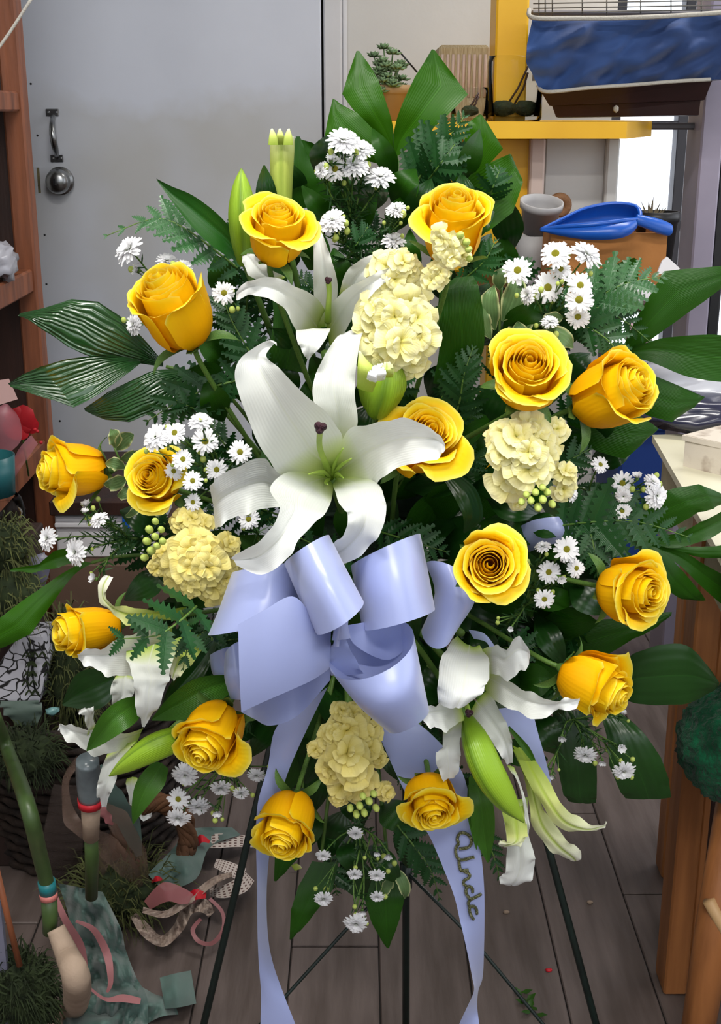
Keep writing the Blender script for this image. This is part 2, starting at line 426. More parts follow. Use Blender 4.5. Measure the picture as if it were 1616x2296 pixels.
# door
dr = thing('door_1', None, None, V3(DX0, 2.0, 0)); dr['kind'] = 'structure'
part('door_leaf', bbox(DX0, DX1, 1.985, 2.025, .01, 2.34, .003), 'door_paint', dr, False)
def px_plate(name, x0, y0, x1, y1, Y, th, m, par, b=.0015):
    a = P(x0, y0, Y); c = P(x1, y1, Y)
    return part(name, bbox(min(a.x, c.x), max(a.x, c.x), Y-th, Y, min(a.z, c.z), max(a.z, c.z), b), m, par, False)
ph = part('pull_handle', tube([P(119, 262, 1.975), P(117, 275, 1.955), P(118, 300, 1.945), P(122, 325, 1.948), P(126, 340, 1.96), P(127, 348, 1.975)], [.006, .0065, .008, .008, .0065, .006], 12, sub=4), 'steel', dr)
for yy, xx in ((252, 118), (355, 128)):
    pl = px_plate('mounting_plate', xx-15, yy-8, xx+15, yy+8, 1.985, .004, 'steel', dr)
    for s in (-9, 9): part('screw', blob(P(xx+s, yy, 1.9805), .0035, 10, 6), 'steel', pl)
kc = P(130, 407, 1.96)
kb = part('knob', lathe([(.010, .028), (.012, .02), (.016, .014), (.028, .010), (.030, 0), (.029, -.008), (.024, -.016), (.014, -.021), (0, -.022)], 28, kc, (0, 1, 0)), 'steel', dr)
part('rose_plate', lathe([(.0, .021), (.033, .021), (.034, .024), (.034, .027)], 28, kc, (0, 1, 0)), 'steel', kb)
part('keyway', bbox(kc.x-.003, kc.x+.003, 1.936, 1.942, kc.z-.008, kc.z+.008, .001), 'black_plastic', kb, False)
px_plate('latch_plate', 66, 373, 80, 438, 1.985, .002, 'brass_old', dr)
px_plate('scraped_patch', 82, 376, 92, 432, 1.985, .0006, 'brass_old', dr, .0002)
for (a, b) in ((84, 304), (100, 527), (104, 637), (87, 416), (69, 188), (134, 944)): part('nail_hole', blob(P(a, b, 1.985), (.0028, .0012, .0028), 8, 6), 'black_plastic', dr)
# fluorescent fixtures on the ceiling
for q, (fx, fy) in enumerate(TUBES):
    t = thing('ceiling_light', ['fluorescent ceiling fixture above the flower spray', 'fluorescent ceiling fixture behind the photographer', 'fluorescent ceiling fixture over the yellow shelves'][q], 'ceiling light', (fx, fy, 2.72), 'fluorescent ceiling fixtures')
    part('housing', bbox(fx-.66, fx+.66, fy-.1, fy+.1, 2.62, 2.719, .008, True), 'trim_paint', t, False)
    for s in (-.05, .05): part('tube', tube([(fx-.6, fy+s, 2.61), (fx+.6, fy+s, 2.61)], .006, 10), 'ceiling_paint', t)
# ------------------------------------------------------------------ yellow shelf unit at the right
mat('blue_cloth', C(38, 72, 130), C(28, 54, 102), 6, rough=.75, bump=.25, bscale=16, sheen=.3)
mat('white_cord', C(170, 166, 158), rough=.7, bump=.3, bscale=300)
mat('brown_plastic', C(52, 30, 30), C(40, 24, 25), 6, rough=.35)
mat('wire_grey', C(120, 116, 108), rough=.4, metal=.5)
YS = 1.75; ZLO = P(808, 655, 1.5).z
def zat(py, Y): return P(808, py, Y).z
def xat(px, py, Y): return P(px, py, Y).x
zs = zat(273, 1.60)
su = thing('shelf_unit', 'yellow painted shelf unit beside the bright window', 'shelf unit', V3(xat(1140, 300, YS), YS, 0))
part('post', bbox(xat(1106, 130, YS), xat(1178, 130, YS), YS-.02, YS+.06, 0, 2.71), 'yellow_paint', su, False)
part('shelf_board', prism([(xat(850, 265, 1.6), 1.60*K), (xat(1405, 280, 1.60), 1.60*K), (xat(1455, 265, 1.8), 1.78*K), (xat(1455, 265, 1.8), 1.98*K), (xat(850, 265, 1.6), 1.98*K)], zs-.032, zs), 'yellow_paint', su, False)
part('back_panel', bbox(xat(1010, 400, 1.70), xat(1186, 400, 1.70), 1.695, 1.71, ZLO, zs-.033), 'yellow_paint', su, False)
part('white_upright', bbox(xat(1186, 400, 1.68), xat(1219, 400, 1.68), 1.675, 1.71, ZLO, zs-.033), 'pinkish_paint', su, False)
part('cream_panel', bbox(xat(1219, 400, 1.72), xat(1356, 400, 1.72), 1.72, 1.735, ZLO, zs-.033), 'wall_paint', su, False)
part('panel_edge', bbox(xat(1356, 400, 1.71), xat(1384, 400, 1.71), 1.705, 1.74, ZLO, zs-.033), 'wall_paint', su, False)
part('lower_shelf', bbox(xat(1010, 650, 1.44), xat(1505, 650, 1.44), 1.42, 1.74, ZLO-.02, ZLO), 'dark_wood', su, False)
part('grey_post', bbox(xat(1552, 400, 1.78), xat(1600, 400, 1.78), 1.75, 1.83, 0, 2.71), 'lavender_paint', su, False)
part('dark_post', bbox(xat(1602, 400, 1.79), xat(1630, 400, 1.79), 1.77, 1.83, 0, 2.71), 'black_plastic', su, False)
part('cross_rail', bbox(xat(1395, 281, 1.80), xat(1600, 281, 1.80), 1.79, 1.81, zat(291, 1.8), zat(275, 1.8)), 'window_frame', su, False)
part('upper_shelf', bbox(xat(1200, 20, 1.72), xat(1660, 20, 1.72), 1.76, 1.79, zat(34, 1.76), zat(22, 1.76)), 'window_frame', su, False)
# blue cloth bin and brown tray
bc = thing('cloth_bin', 'dark blue cloth liner with white corded rims hanging under the wire basket', 'bin', P(1400, 200, 1.7))
def wrinkled(rows, nu, sub, amp, sd):
    v, f, u = sheet(rows, nu, sub)
    out = []
    for p, (a, b) in zip(v, u):
        e = min(1, 5*b*(1-b)+.15)
        out.append(p+Vector((0, amp*e*(mnoise.noise(Vector((a*5+b*2.5+sd, b*1.6-a*2, sd)))*1.3+.5*mnoise.noise(Vector((a*11+5*b, b*3-5*a, sd+4)))), 0)))
    return out, f, u
part('front_cloth', wrinkled([(1193, 44, 1650, 26, 1.62), (1184, 90, 1650, 70, 1.615), (1180, 130, 1645, 110, 1.62), (1197, 170, 1620, 150, 1.63), (1212, 207, 1598, 180, 1.64)], 60, 8, .035, 3), 'blue_cloth', bc)
part('bin_body', fixn(*box(xat(1215, 100, 1.66), xat(1640, 100, 1.66), 1.665, 1.742, zat(178, 1.66), zat(44, 1.66))), 'blue_cloth', bc, False)
part('upper_rim_cord', tube([P(1186, 22, 1.63), P(1197, 40, 1.605), P(1300, 41, 1.6), P(1400, 40, 1.6), P(1520, 35, 1.6), P(1650, 26, 1.6)], .0045, 8, sub=6), 'white_cord', bc)
part('lower_rim_cord', tube([P(1206, 192, 1.65), P(1226, 206, 1.625), P(1320, 197, 1.622), P(1420, 190, 1.622), P(1520, 182, 1.622), P(1592, 178, 1.63)], .0038, 8, sub=6), 'white_cord', bc)
tr = thing('seed_tray', 'dark brown plastic tray beneath the blue cloth bin', 'tray', P(1400, 262, 1.7))
tv = [P(1212, 205, 1.63), P(1596, 181, 1.63), P(1588, 182, 1.735), P(1222, 203, 1.735), P(1246, 262, 1.66), P(1566, 258, 1.66), P(1562, 260, 1.73), P(1252, 264, 1.73)]
tm = [a.lerp(b, .55) for a, b in zip(tv[:4], tv[4:])]; tm2 = [a.lerp(b, .58)+Vector(((1 if i in (0, 3) else -1)*.006, (1 if i < 2 else -1)*.006, 0)) for i, (a, b) in enumerate(zip(tv[:4], tv[4:]))]
V = tv[:4]+tm+tm2+tv[4:]; Fc = []
for r in range(3):
    for k in range(4): Fc.append((r*4+k, r*4+(k+1) % 4, (r+1)*4+(k+1) % 4, (r+1)*4+k))
Fc.append((12, 13, 14, 15)); Fc.append((3, 2, 1, 0))
part('tray_body', fixn(V, Fc), 'brown_plastic', tr, False)
part('white_clip', bbox(xat(1374, 245, 1.65), xat(1384, 245, 1.65), 1.640, 1.652, zat(253, 1.65), zat(236, 1.65)), 'white_cord', tr, False)
wb = thing('wire_basket', 'grey wire basket above the blue cloth bin', 'basket', P(1400, 40, 1.64))
for yy in (-40, -12, 6, 17, 27): part('wire', tube([P(1195, yy+2, 1.64), P(1660, yy-6, 1.64)], .0012, 6), 'wire_grey', wb)
for xx in (1208, 1222, 1238, 1305, 1360, 1436, 1504, 1572, 1640): part('wire', tube([P(xx, -40, 1.642), P(xx, 40, 1.642)], .0013, 6), 'wire_grey', wb)
# things on the yellow shelf
mat('terracotta', C(160, 132, 92), C(140, 112, 76), 8, rough=.7, bump=.1)
mat('succulent_green', C(110, 136, 96), C(84, 112, 74), 12, rough=.6)
mat('moss_dark', C(40, 52, 28), C(24, 32, 18), 40, rough=.9, bump=.8, bscale=120)
mat('raffia_paper', C(196, 182, 150), C(160, 140, 104), 10, rough=.7, bump=.3, stretch=(6, 6, .6), coord='Generated')
zt = zs
def potted():
    c = P(872, 268, 1.75); c.z = zt
    t = thing('potted_succulent', 'small succulent in a tan pot on the yellow shelf', 'potted plant', c)
    part('pot', lathe([(0, 0), (.040, 0), (.048, .055), (.054, .056), (.055, .072), (.049, .073), (.046, .05), (0, .05)], 24, c), 'terracotta', t)
    rd = random.Random(4); lm = None
    for k, (ax, ay, h) in enumerate([(860, 110, 0), (838, 128, 0), (880, 122, 0), (850, 160, 0), (895, 150, 0), (868, 175, 0), (900, 180, 0), (840, 185, 0), (880, 195, 0), (858, 140, 0)]+[(rd.uniform(838, 906), rd.uniform(140, 212), 0) for _ in range(14)]):
        e = P(ax, ay, 1.74+.03*math.sin(k*2.1)); b = V3(c.x+(e.x-c.x)*.3, 1.75, zt+.06)
        part('stem', tube([b, b.lerp(e, .6)+Vector((0, 0, .006)), e], [.0025, .002, .0015], 6, sub=3), 'succulent_green', t)
        g = []
        for q in range(11):
            a = q*2.4; el = .15+.09*q
            d = Vector((math.cos(a)*math.cos(el), math.sin(a)*math.cos(el), math.sin(el))); s = d.cross(Vector((0, 0, 1))).normalized()
            L_ = .021*(1-.03*q); w_ = .0052; n_ = s.cross(d)
            o0 = e; V = [o0, o0+d*L_*.6+s*w_+n_*.001, o0+d*L_, o0+d*L_*.6-s*w_+n_*.001, o0+d*L_*.55-n_*.003, o0+d*L_*.55+n_*.003]
            g.append((V, [(0, 1, 5), (1, 2, 5), (2, 3, 5), (3, 0, 5), (1, 0, 4), (2, 1, 4), (3, 2, 4), (0, 3, 4)]))
        part('leaf_rosette', join(*g), 'succulent_green', t)
potted()
part('plant_stake', tube([P(893, 113, 1.78), P(935, 162, 1.78)], .002, 6), 'black_plastic', bpy.data.objects['potted_succulent'])
c = P(1032, 262, 1.86); c.z = zt
t = thing('ribbed_vase', 'square frosted glass vase with vertical ribs behind the palm leaf', 'vase', c)
x0, x1 = xat(980, 180, 1.86), xat(1090, 180, 1.86); zz = zat(103, 1.86)
part('body', bbox(x0, x1, 1.83, 1.93, zt, zz, .006), 'raffia_paper', t, False)
for k in range(9): part('rib', tube([V3(x0+.008+(x1-x0-.016)*k/8, 1.829, zt+.05), V3(x0+.008+(x1-x0-.016)*k/8, 1.829, zz-.02)], .0035, 6), 'pinkish_paint', t)
def vase(name, label, pxa, pxb, pyt, Y, dark):
    xa, xb = xat(pxa, 200, Y), xat(pxb, 200, Y); c = V3((xa+xb)/2, Y, zt); R = (xb-xa)/2; H = zat(pyt, Y)-zt
    t = thing(name, label, 'vase', c)
    part('glass_wall', lathe([(0, 0), (R*.93, 0), (R, .006), (R, H*.9), (R*.97, H), (R*.94, H), (R*.965, H*.9), (R*.965, .01), (0, .008)], 32, c), 'clear_glass', t)
    rd = random.Random(pxa)
    for k in range(dark): part('moss_clump', blob(c+Vector(((k-(dark-1)/2)*R*.85, -.1*R, .011+R*.25)), (R*.46, R*.46, R*.27), 18, 12, .25, 3, k), 'moss_dark', t)
    for k in range(2): part('twig', tube([c+Vector((-R*.3+.25*R*k, 0, R*.5)), c+Vector((R*.1+.2*R*k, 0, H*.5)), c+Vector((R*.45, 0, H*(.85-.1*k)))], .0022, 5), 'dark_wood', t)
vase('glass_vase', 'round clear glass bowl of moss next to the blue cloth', 1092, 1216, 126, 1.72, 2)
vase('glass_cup', 'low clear glass cup of dark moss between the palm and round bowl', 1012, 1096, 196, 1.69, 1)
# lower shelf: pots, dustpan, box, tape roll, cactus
zl = ZLO
mat('grey_ceramic', C(170, 168, 168), C(150, 148, 150), 8, rough=.55)
mat('blue_plastic', C(28, 92, 190), C(22, 82, 176), 3, rough=.3, spec=.5)
mat('cardboard', C(176, 118, 62), C(156, 102, 52), 5, rough=.8, bump=.1)
mat('cardboard_dull', C(112, 88, 74), C(92, 72, 60), 4, rough=.85, bump=.1)
mat('jute', C(146, 108, 76), C(120, 84, 56), 40, rough=.8, bump=.4, bscale=120)
mat('paper_white', C(224, 222, 226), rough=.6)
Yp = 1.56; c = V3(xat(1193, 560, Yp), Yp, zl)
t = thing('ceramic_bowl', 'white footed bowl under the tilted grey pot', 'bowl', c)
R = S(Yp)*42; H0 = zat(527, Yp)-zl
part('bowl_wall', lathe([(0, 0), (R*.55, 0), (R*.6, .01), (R*.5, .02), (R*.75, H0*.5), (R, H0), (R*.92, H0), (R*.66, H0*.52), (0, H0*.45)], 28, c), 'grey_ceramic', t)
c2 = P(1205, 520, Yp); R = S(Yp)*45; ax = Vector((.06, -.30, 1))
t = thing('grey_pot', 'grey flower pot resting tilted on the white bowl', 'pot', c2)
part('pot_wall', lathe([(0, 0), (R*.80, 0), (R*.94, R*1.2), (R*1.04, R*1.22), (R*1.06, R*1.55), (R*.98, R*1.56), (R*.88, R*1.2), (R*.74, .01), (0, .01)], 28, c2, ax), 'grey_ceramic', t)
# cardboard box
bx = thing('cardboard_box', 'orange brown open cardboard box under the blue dustpan', 'box', V3(xat(1370, 590, 1.5), 1.5, zl))
x0, x1, zt2 = xat(1232, 560, 1.48), xat(1493, 560, 1.48), zat(522, 1.48)
for nm, g in (('front_panel', box(x0, x1, 1.478, 1.482, zl, zt2)), ('side_panel', box(x0, x0+.004, 1.482, 1.66, zl, zt2)), ('side_panel', box(x1-.004, x1, 1.482, 1.66, zl, zt2)), ('rear_panel', box(x0, x1, 1.658, 1.662, zl, zt2)), ('base_panel', box(x0, x1, 1.482, 1.658, zl, zl+.004))):
    part(nm, fixn(*g), 'cardboard', bx, False)
part('rear_flap', fixn(*box(x0+.02, x1-.01, 1.6, 1.658, zt2-.02, zt2-.016)), 'cardboard', bx, False)
# dustpan
def dustpan():
    t = thing('dustpan', 'bright blue plastic dustpan lying across the cardboard box', 'dustpan', P(1360, 520, 1.5))
    Y = 1.47
    g = sheet([(1212, 515, 1216, 517, Y), (1262, 492, 1250, 524, Y), (1310, 470, 1310, 530, Y), (1370, 458, 1360, 533, Y), (1420, 462, 1405, 528, Y), (1432, 480, 1428, 508, Y), (1440, 488, 1440, 506, Y)], 12, 4, cup=.03)
    part('scoop', g, 'blue_plastic', t)
    g = sheet([(1212, 515, 1214, 519, Y-.004), (1262, 510, 1262, 530, Y-.02), (1320, 506, 1320, 538, Y-.03), (1380, 502, 1380, 536, Y-.035), (1405, 496, 1412, 526, Y-.03), (1425, 492, 1428, 510, Y-.02)], 8, 4, cup=-.012)
    part('front_wall', g, 'blue_plastic', t)
    part('rim', tube([P(1213, 515, Y), P(1262, 491, Y+.01), P(1310, 469, Y+.02), P(1370, 457, Y+.02), P(1420, 461, Y+.01), P(1434, 475, Y), P(1430, 490, Y-.01), P(1400, 494, Y-.03), P(1330, 503, Y-.032), P(1262, 508, Y-.02), P(1213, 516, Y)], .004, 8, sub=5), 'blue_plastic', t)
    part('handle', tube([P(1425, 492, Y-.01), P(1445, 497, Y-.01), P(1475, 507, Y-.005), P(1500, 516, Y), P(1508, 518, Y)], [.010, .011, .013, .011, .004], 14, sub=5), 'blue_plastic', t)
dustpan()
Yt = 1.66; c = P(1254, 460, Yt)
t = thing('tape_roll', 'round brown jute roll leaning behind the grey pot', 'roll', c)
V = []; n1, n2 = 28, 10; R1, R2 = S(Yt)*22, S(Yt)*10
for a in range(n1+1):
    for b in range(n2+1):
        A = 2*PI*(a % n1)/n1; B = 2*PI*(b % n2)/n2; r = R1-R2*.5+R2*math.cos(B)
        V.append(c+Vector((r*math.cos(A), .012*math.sin(B), r*math.sin(A))))
part('coil', (V, grid_faces(n2, n1)), 'jute', t)
Yk = 1.60; c = V3(xat(1472, 500, Yk), Yk, zl)
t = thing('cactus_pot', 'dried spiky plant in a black pot behind the dustpan', 'potted plant', c)
R = S(Yk)*46; H = zat(474, Yk)-zl
part('pot', lathe([(0, 0), (R*.75, 0), (R*.98, H*.85), (R*1.05, H*.86), (R*1.06, H), (R*.97, H), (R*.9, H*.8), (0, H*.8)], 28, c), 'black_plastic', t)
mat('dry_brown', C(96, 84, 58), C(60, 48, 34), 20, rough=.9)
g = []; rd = random.Random(9)
for k in range(60):
    a = rd.uniform(0, 6.28); el = rd.uniform(.2, 1.5); d = Vector((math.cos(a)*math.cos(el), math.sin(a)*math.cos(el), math.sin(el)))
    o0 = c+Vector((-.012, 0, H*.82))+d*.01; s = d.orthogonal().normalized(); L_ = rd.uniform(.02, .048)
    g.append(([o0+s*.005, o0-s*.005, o0+d*L_, o0+d.cross(s)*.005], [(0, 1, 2), (1, 3, 2), (3, 0, 2)]))
sp_ = part('spikes', join(*g), 'dry_brown', t); sp_['kind'] = 'stuff'
# papers at the box foot
for k, (pts, lab) in enumerate((([(1390, 660), (1448, 625), (1470, 640), (1440, 700), (1392, 702)], 'white sheet of paper lying by the cardboard box'), ([(1472, 616), (1484, 586), (1496, 576), (1524, 602), (1518, 608)], 'folded white card at the right corner of the box'))):
    Vp = [P(a, b, 1.43) for a, b in pts]; Vb = [v+Vector((0, .006, 0)) for v in Vp]; n = len(Vp)
    o = part('paper_sheet', fixn(Vp+Vb, [tuple(range(n)), tuple(range(2*n-1, n-1, -1))]+[(i, (i+1) % n, (i+1) % n+n, i+n) for i in range(n)]), 'paper_white', None, False)
    tag(o, lab, 'paper')
mat('mauve_card', C(176, 140, 156), rough=.7)
o = part('card_box', bbox(xat(1370, 740, 1.5), xat(1420, 740, 1.5), 1.40, 1.418, zat(775, 1.4), zat(728, 1.4), .003), 'mauve_card', None, False)
tag(o, 'small mauve card box below the cardboard box', 'box')
# white worktop at the right with its wooden end post
mat('laminate', C(226, 222, 200), C(214, 208, 176), 3, rough=.4, bump=.03)
mat('birch_edge', C(188, 178, 146), C(160, 150, 120), 14, rough=.6, stretch=(1, 1, 1), bump=.2)
ZT = .80
A0 = PZ(1462, 975, ZT); A1 = PZ(1616, 1245, ZT); A1 = A0+(A1-A0)*1.25
wt = thing('work_table', 'white laminate work table with brown wooden end posts', 'table', (A1.x, A1.y, 0))
poly = [(A0.x, A0.y), (A1.x, A1.y), (A1.x+1.3, A1.y+.1), (A0.x+1.2, A0.y+.1)]
part('table_top', prism(poly, ZT-.012, ZT), 'laminate', wt, False)
d = (A1-A0).normalized(); nrm = Vector((d.y, -d.x, 0))
if nrm.x > 0: nrm = -nrm
a = A0-nrm*.02; b = A1-nrm*.02
V = [Vector((p.x+o_.x, p.y+o_.y, z)) for p in (a, b) for o_ in (Vector((0, 0, 0)), -nrm*.02) for z in (ZT-.10, ZT-.013)]
part('side_apron', fixn(V, [(0, 1, 3, 2), (4, 5, 7, 6), (0, 1, 5, 4), (2, 3, 7, 6), (0, 2, 6, 4), (1, 3, 7, 5)]), 'birch_edge', wt, False)
pb = PZ(1516, 2232, 0)
part('end_post', bbox(pb.x-.02, pb.x+.016, pb.y, pb.y+.06, 0, ZT-.014, .003, True), 'oak_wood', wt, False)
part('post_moulding', bbox(pb.x+.016, pb.x+.028, pb.y+.004, pb.y+.05, 0, ZT-.014, .003, True), 'oak_wood', wt, False)
part('side_panel', bbox(pb.x+.028, pb.x+.9, pb.y+.03, pb.y+.06, 0, ZT-.10, .003, True), 'dark_wood', wt, False)
part('far_leg', bbox(A0.x+.05, A0.x+.1, A0.y-.1, A0.y-.05, 0, ZT-.014, .003, True), 'oak_wood', wt, False)
mat('plastic_wrap', C(206, 208, 216), C(190, 192, 202), 4, rough=.15, spec=.7)
mat('dark_wrap', C(48, 50, 74), C(36, 36, 56), 4, rough=.15, spec=.7)
mat('birch_bark', C(214, 204, 190), C(112, 80, 58), 16, rough=.7, bump=.2, lo=.50, hi=.66)
# wrapped parcel and birch block on the table
q = PZ(1600, 1045, ZT)
t = thing('birch_block', 'birch bark covered block on the white work table', 'block', q)
a = PZ(1531, 1045, ZT); b = PZ(1640, 1072, ZT); dv = (b-a).normalized(); nv_ = Vector((-dv.y, dv.x, 0)); hb = .05
def slab_on(a, b, dep, z0, z1):
    V = [Vector((p.x+o_.x, p.y+o_.y, z)) for p in (a, b) for o_ in (Vector((0, 0, 0)), nv_*dep) for z in (z0, z1)]
    return fixn(V, [(0, 1, 3, 2), (4, 5, 7, 6), (0, 1, 5, 4), (2, 3, 7, 6), (0, 2, 6, 4), (1, 3, 7, 5)])
part('bark_side', slab_on(a, b, .16, ZT, ZT+hb), 'birch_bark', t, False)
part('bark_lip', slab_on(a-dv*.004-nv_*.003, b+dv*.004, .17, ZT+hb*.82, ZT+hb*.98), 'birch_bark', t, False)
t = thing('wrapped_parcel', 'clear plastic wrapped dark parcel behind the birch block', 'parcel', PZ(1580, 1000, ZT))
pc = PZ(1590, 1010, ZT)
part('dark_core', blob(pc+Vector((.03, .16, .03)), (.13, .09, .035), 24, 14, .25, 2.5, 2), 'dark_wrap', t)
part('wrap', blob(pc+Vector((.08, .24, .055)), (.16, .10, .06), 28, 16, .35, 2.2, 5), 'plastic_wrap', t)
V, Fc, U = sheet([(1438, 922, 1436, 940, 2.0), (1480, 940, 1476, 960, 2.0), (1530, 940, 1530, 962, 1.95), (1560, 915, 1560, 960, 1.95)], 4, 4)
o = part('plastic_strip', (V, Fc), 'paper_white'); tag(o, 'white plastic strip sticking out from the table edge behind a rose', 'strip')
mat('navy_plastic', C(34, 66, 140), rough=.5)
o = part('blue_crate', join(bbox(.72, 1.1, 2.1, 2.3, 0, .52, .01), bbox(.70, 1.12, 2.09, 2.31, .48, .54, .008)), 'navy_plastic', None, False); tag(o, 'navy blue plastic crate standing under the table end', 'crate')
# ------------------------------------------------------------------ stool with a green cushion, right edge
mat('green_plush', C(24, 92, 60), C(12, 58, 36), 30, rough=.95, spec=.1, bump=1.0, bscale=90, sheen=.12)
t = thing('stool', 'wooden stool with a shaggy green cushion at the right edge', 'stool', V3(P(1700, 2200, .95).x, 1.0, 0))
cc = P(1668, 1670, .955)
V, Fc = blob(cc, (.090, .09, .083), 64, 40, .10, 9, 1); part('cushion', (V, Fc), 'green_plush', t)
part('seat_board', lathe([(0, 0), (.05, 0), (.055, .008), (.05, .016), (0, .016)], 28, cc+Vector((.04, .02, -.09))), 'oak_wood', t)
f0 = P(1650, 1770, .955); f1 = P(1566, 2296, .925); f2 = f0+(f1-f0)*((0-f0.z)/(f1.z-f0.z))
part('leg', tube([f0, f0.lerp(f2, .5), f2], [.024, .026, .022], 16), 'oak_wood', t)
g0 = f0+Vector((.14, .02, 0)); g2 = f2+Vector((.28, .05, 0)); part('leg', tube([g0, g2], .024, 14), 'oak_wood', t)
g0 = f0+Vector((.09, -.06, 0)); g2 = f2+Vector((.2, -.12, 0)); part('leg', tube([g0, g2], .024, 14), 'oak_wood', t)
mat('dowel_wood', C(190, 156, 112), C(170, 134, 92), 6, rough=.5)
part('rung', tube([P(1588, 2018, .93), P(1625, 2085, .925), P(1680, 2180, .925)], .009, 12), 'dowel_wood', t)
# ------------------------------------------------------------------ flower materials
petal_mat('rose_petal', [(0, C(250, 160, 0)), (.45, C(255, 196, 4)), (.8, C(255, 214, 14)), (.94, C(255, 226, 50)), (1, C(252, 234, 110))], transl=.3, bump=.06, rough=.5, spec=.2)
petal_mat('rose_outer', [(0, C(246, 160, 0)), (.5, C(254, 188, 2)), (.85, C(254, 206, 10)), (.94, C(252, 222, 46)), (1, C(248, 232, 110))], transl=.22, bump=.06, rough=.5, spec=.2)
petal_mat('lily_petal', [(0, C(150, 186, 60)), (.06, C(196, 212, 130)), (.16, C(220, 224, 216)), (1, C(226, 228, 228))], transl=.22, rib=(C(222, 226, 210), .6), ribw=.025, bump=.10, stripe=44, rough=.42, spec=.3)
petal_mat('lily_back', [(0, C(150, 182, 50)), (.35, C(206, 214, 130)), (.8, C(238, 240, 214)), (1, C(246, 246, 236))], transl=.3, rib=(C(176, 200, 70), .9), ribw=.12, bump=.2, stripe=40, rough=.42, spec=.3)
petal_mat('bud_green', [(0, C(104, 140, 34)), (.5, C(140, 178, 40)), (.9, C(160, 196, 60)), (1, C(120, 150, 50))], transl=.15, edge=(C(86, 122, 24), .36, .75), bump=.15, stripe=30, rough=.38, spec=.4)
petal_mat('bud_pale', [(0, C(150, 176, 60)), (.5, C(196, 210, 104)), (.85, C(222, 228, 160)), (1, C(244, 244, 230))], transl=.2, edge=(C(150, 172, 70), .36, .8), bump=.15, stripe=30, rough=.4)
petal_mat('stock_petal', [(0, C(186, 190, 70)), (.35, C(236, 226, 132)), (.8, C(246, 240, 178)), (1, C(246, 242, 196))], transl=.2, bump=.12, stripe=20, rough=.55, spec=.2)  # yellow-green base, deepened further to paint shade into the florets' crevices
petal_mat('stock_petal_deep', [(0, C(176, 172, 56)), (.35, C(222, 204, 104)), (.8, C(236, 222, 138)), (1, C(240, 228, 156))], transl=.2, bump=.12, stripe=20, rough=.55, spec=.2)  # deeper cream; base stop likewise darkened for shaded crevices
petal_mat('aster_ray', [(0, C(226, 232, 214)), (.3, C(248, 248, 250)), (1, C(250, 250, 252))], transl=.25, bump=.1, rough=.5, spec=.2)
mat('aster_disc', C(206, 196, 40), C(170, 170, 30), 200, rough=.7, bump=.8, bscale=900)
mat('bud_yellowgreen', C(196, 208, 110), C(160, 184, 84), 60, rough=.6)
mat('stem_green', C(96, 128, 56), C(70, 104, 40), 30, rough=.5)
mat('sepal_green', C(98, 134, 62), C(72, 108, 48), 40, rough=.5, transl=.15)
mat('needle_green', C(44, 84, 34), C(28, 62, 26), 50, rough=.5, transl=.12)
mat('stigma_dark', C(58, 22, 34), C(38, 12, 24), 90, rough=.5, bump=.6, bscale=300)
mat('style_green', C(176, 200, 90), C(150, 182, 70), 30, rough=.45, transl=.15)
def leaf_mat(name, c1, c2, rough=.38, transl=.22, spec=.32, stripe=60, bump=.25, edge=None, dist=1.5):
    petal_mat(name, [(0, c1), (.5, c2), (1, c1)], transl=transl, rough=rough, spec=spec, rib=(tuple(min(1, a*1.5) for a in c2[:3])+(1,), .6), ribw=.02, bump=bump, stripe=stripe, edge=edge, dist=dist)
leaf_mat('palm_leaf', C(42, 88, 6), C(50, 100, 8), transl=.32, stripe=40, bump=.12)
leaf_mat('palm_dark', C(30, 72, 8), C(36, 82, 10), transl=.2, stripe=60, bump=.2)
leaf_mat('palm_glossy', C(30, 68, 30), C(38, 78, 36), transl=.12, stripe=20, bump=.6, rough=.2, spec=.9, dist=7)
leaf_mat('salal_leaf', C(22, 56, 16), C(28, 66, 20), transl=.12, stripe=12, bump=.12, rough=.3, spec=.45)
leaf_mat('ruscus_leaf', C(28, 76, 20), C(34, 86, 24), transl=.15, stripe=50, bump=.1, rough=.3)
leaf_mat('lily_leaf', C(54, 98, 28), C(64, 110, 32), transl=.2, stripe=44, bump=.25, rough=.35)
leaf_mat('fern_leaf', C(28, 70, 30), C(34, 80, 36), transl=.12, stripe=30, bump=.2, rough=.35, spec=.4)
leaf_mat('fern_light', C(46, 94, 48), C(58, 106, 60), transl=.15, stripe=30, bump=.3, rough=.25, spec=.7)
leaf_mat('pitto_leaf', C(92, 124, 74), C(104, 134, 84), transl=.15, stripe=12, bump=.15, edge=(C(216, 218, 160), .36, .95))
FOAM = P(800, 1290, .95)

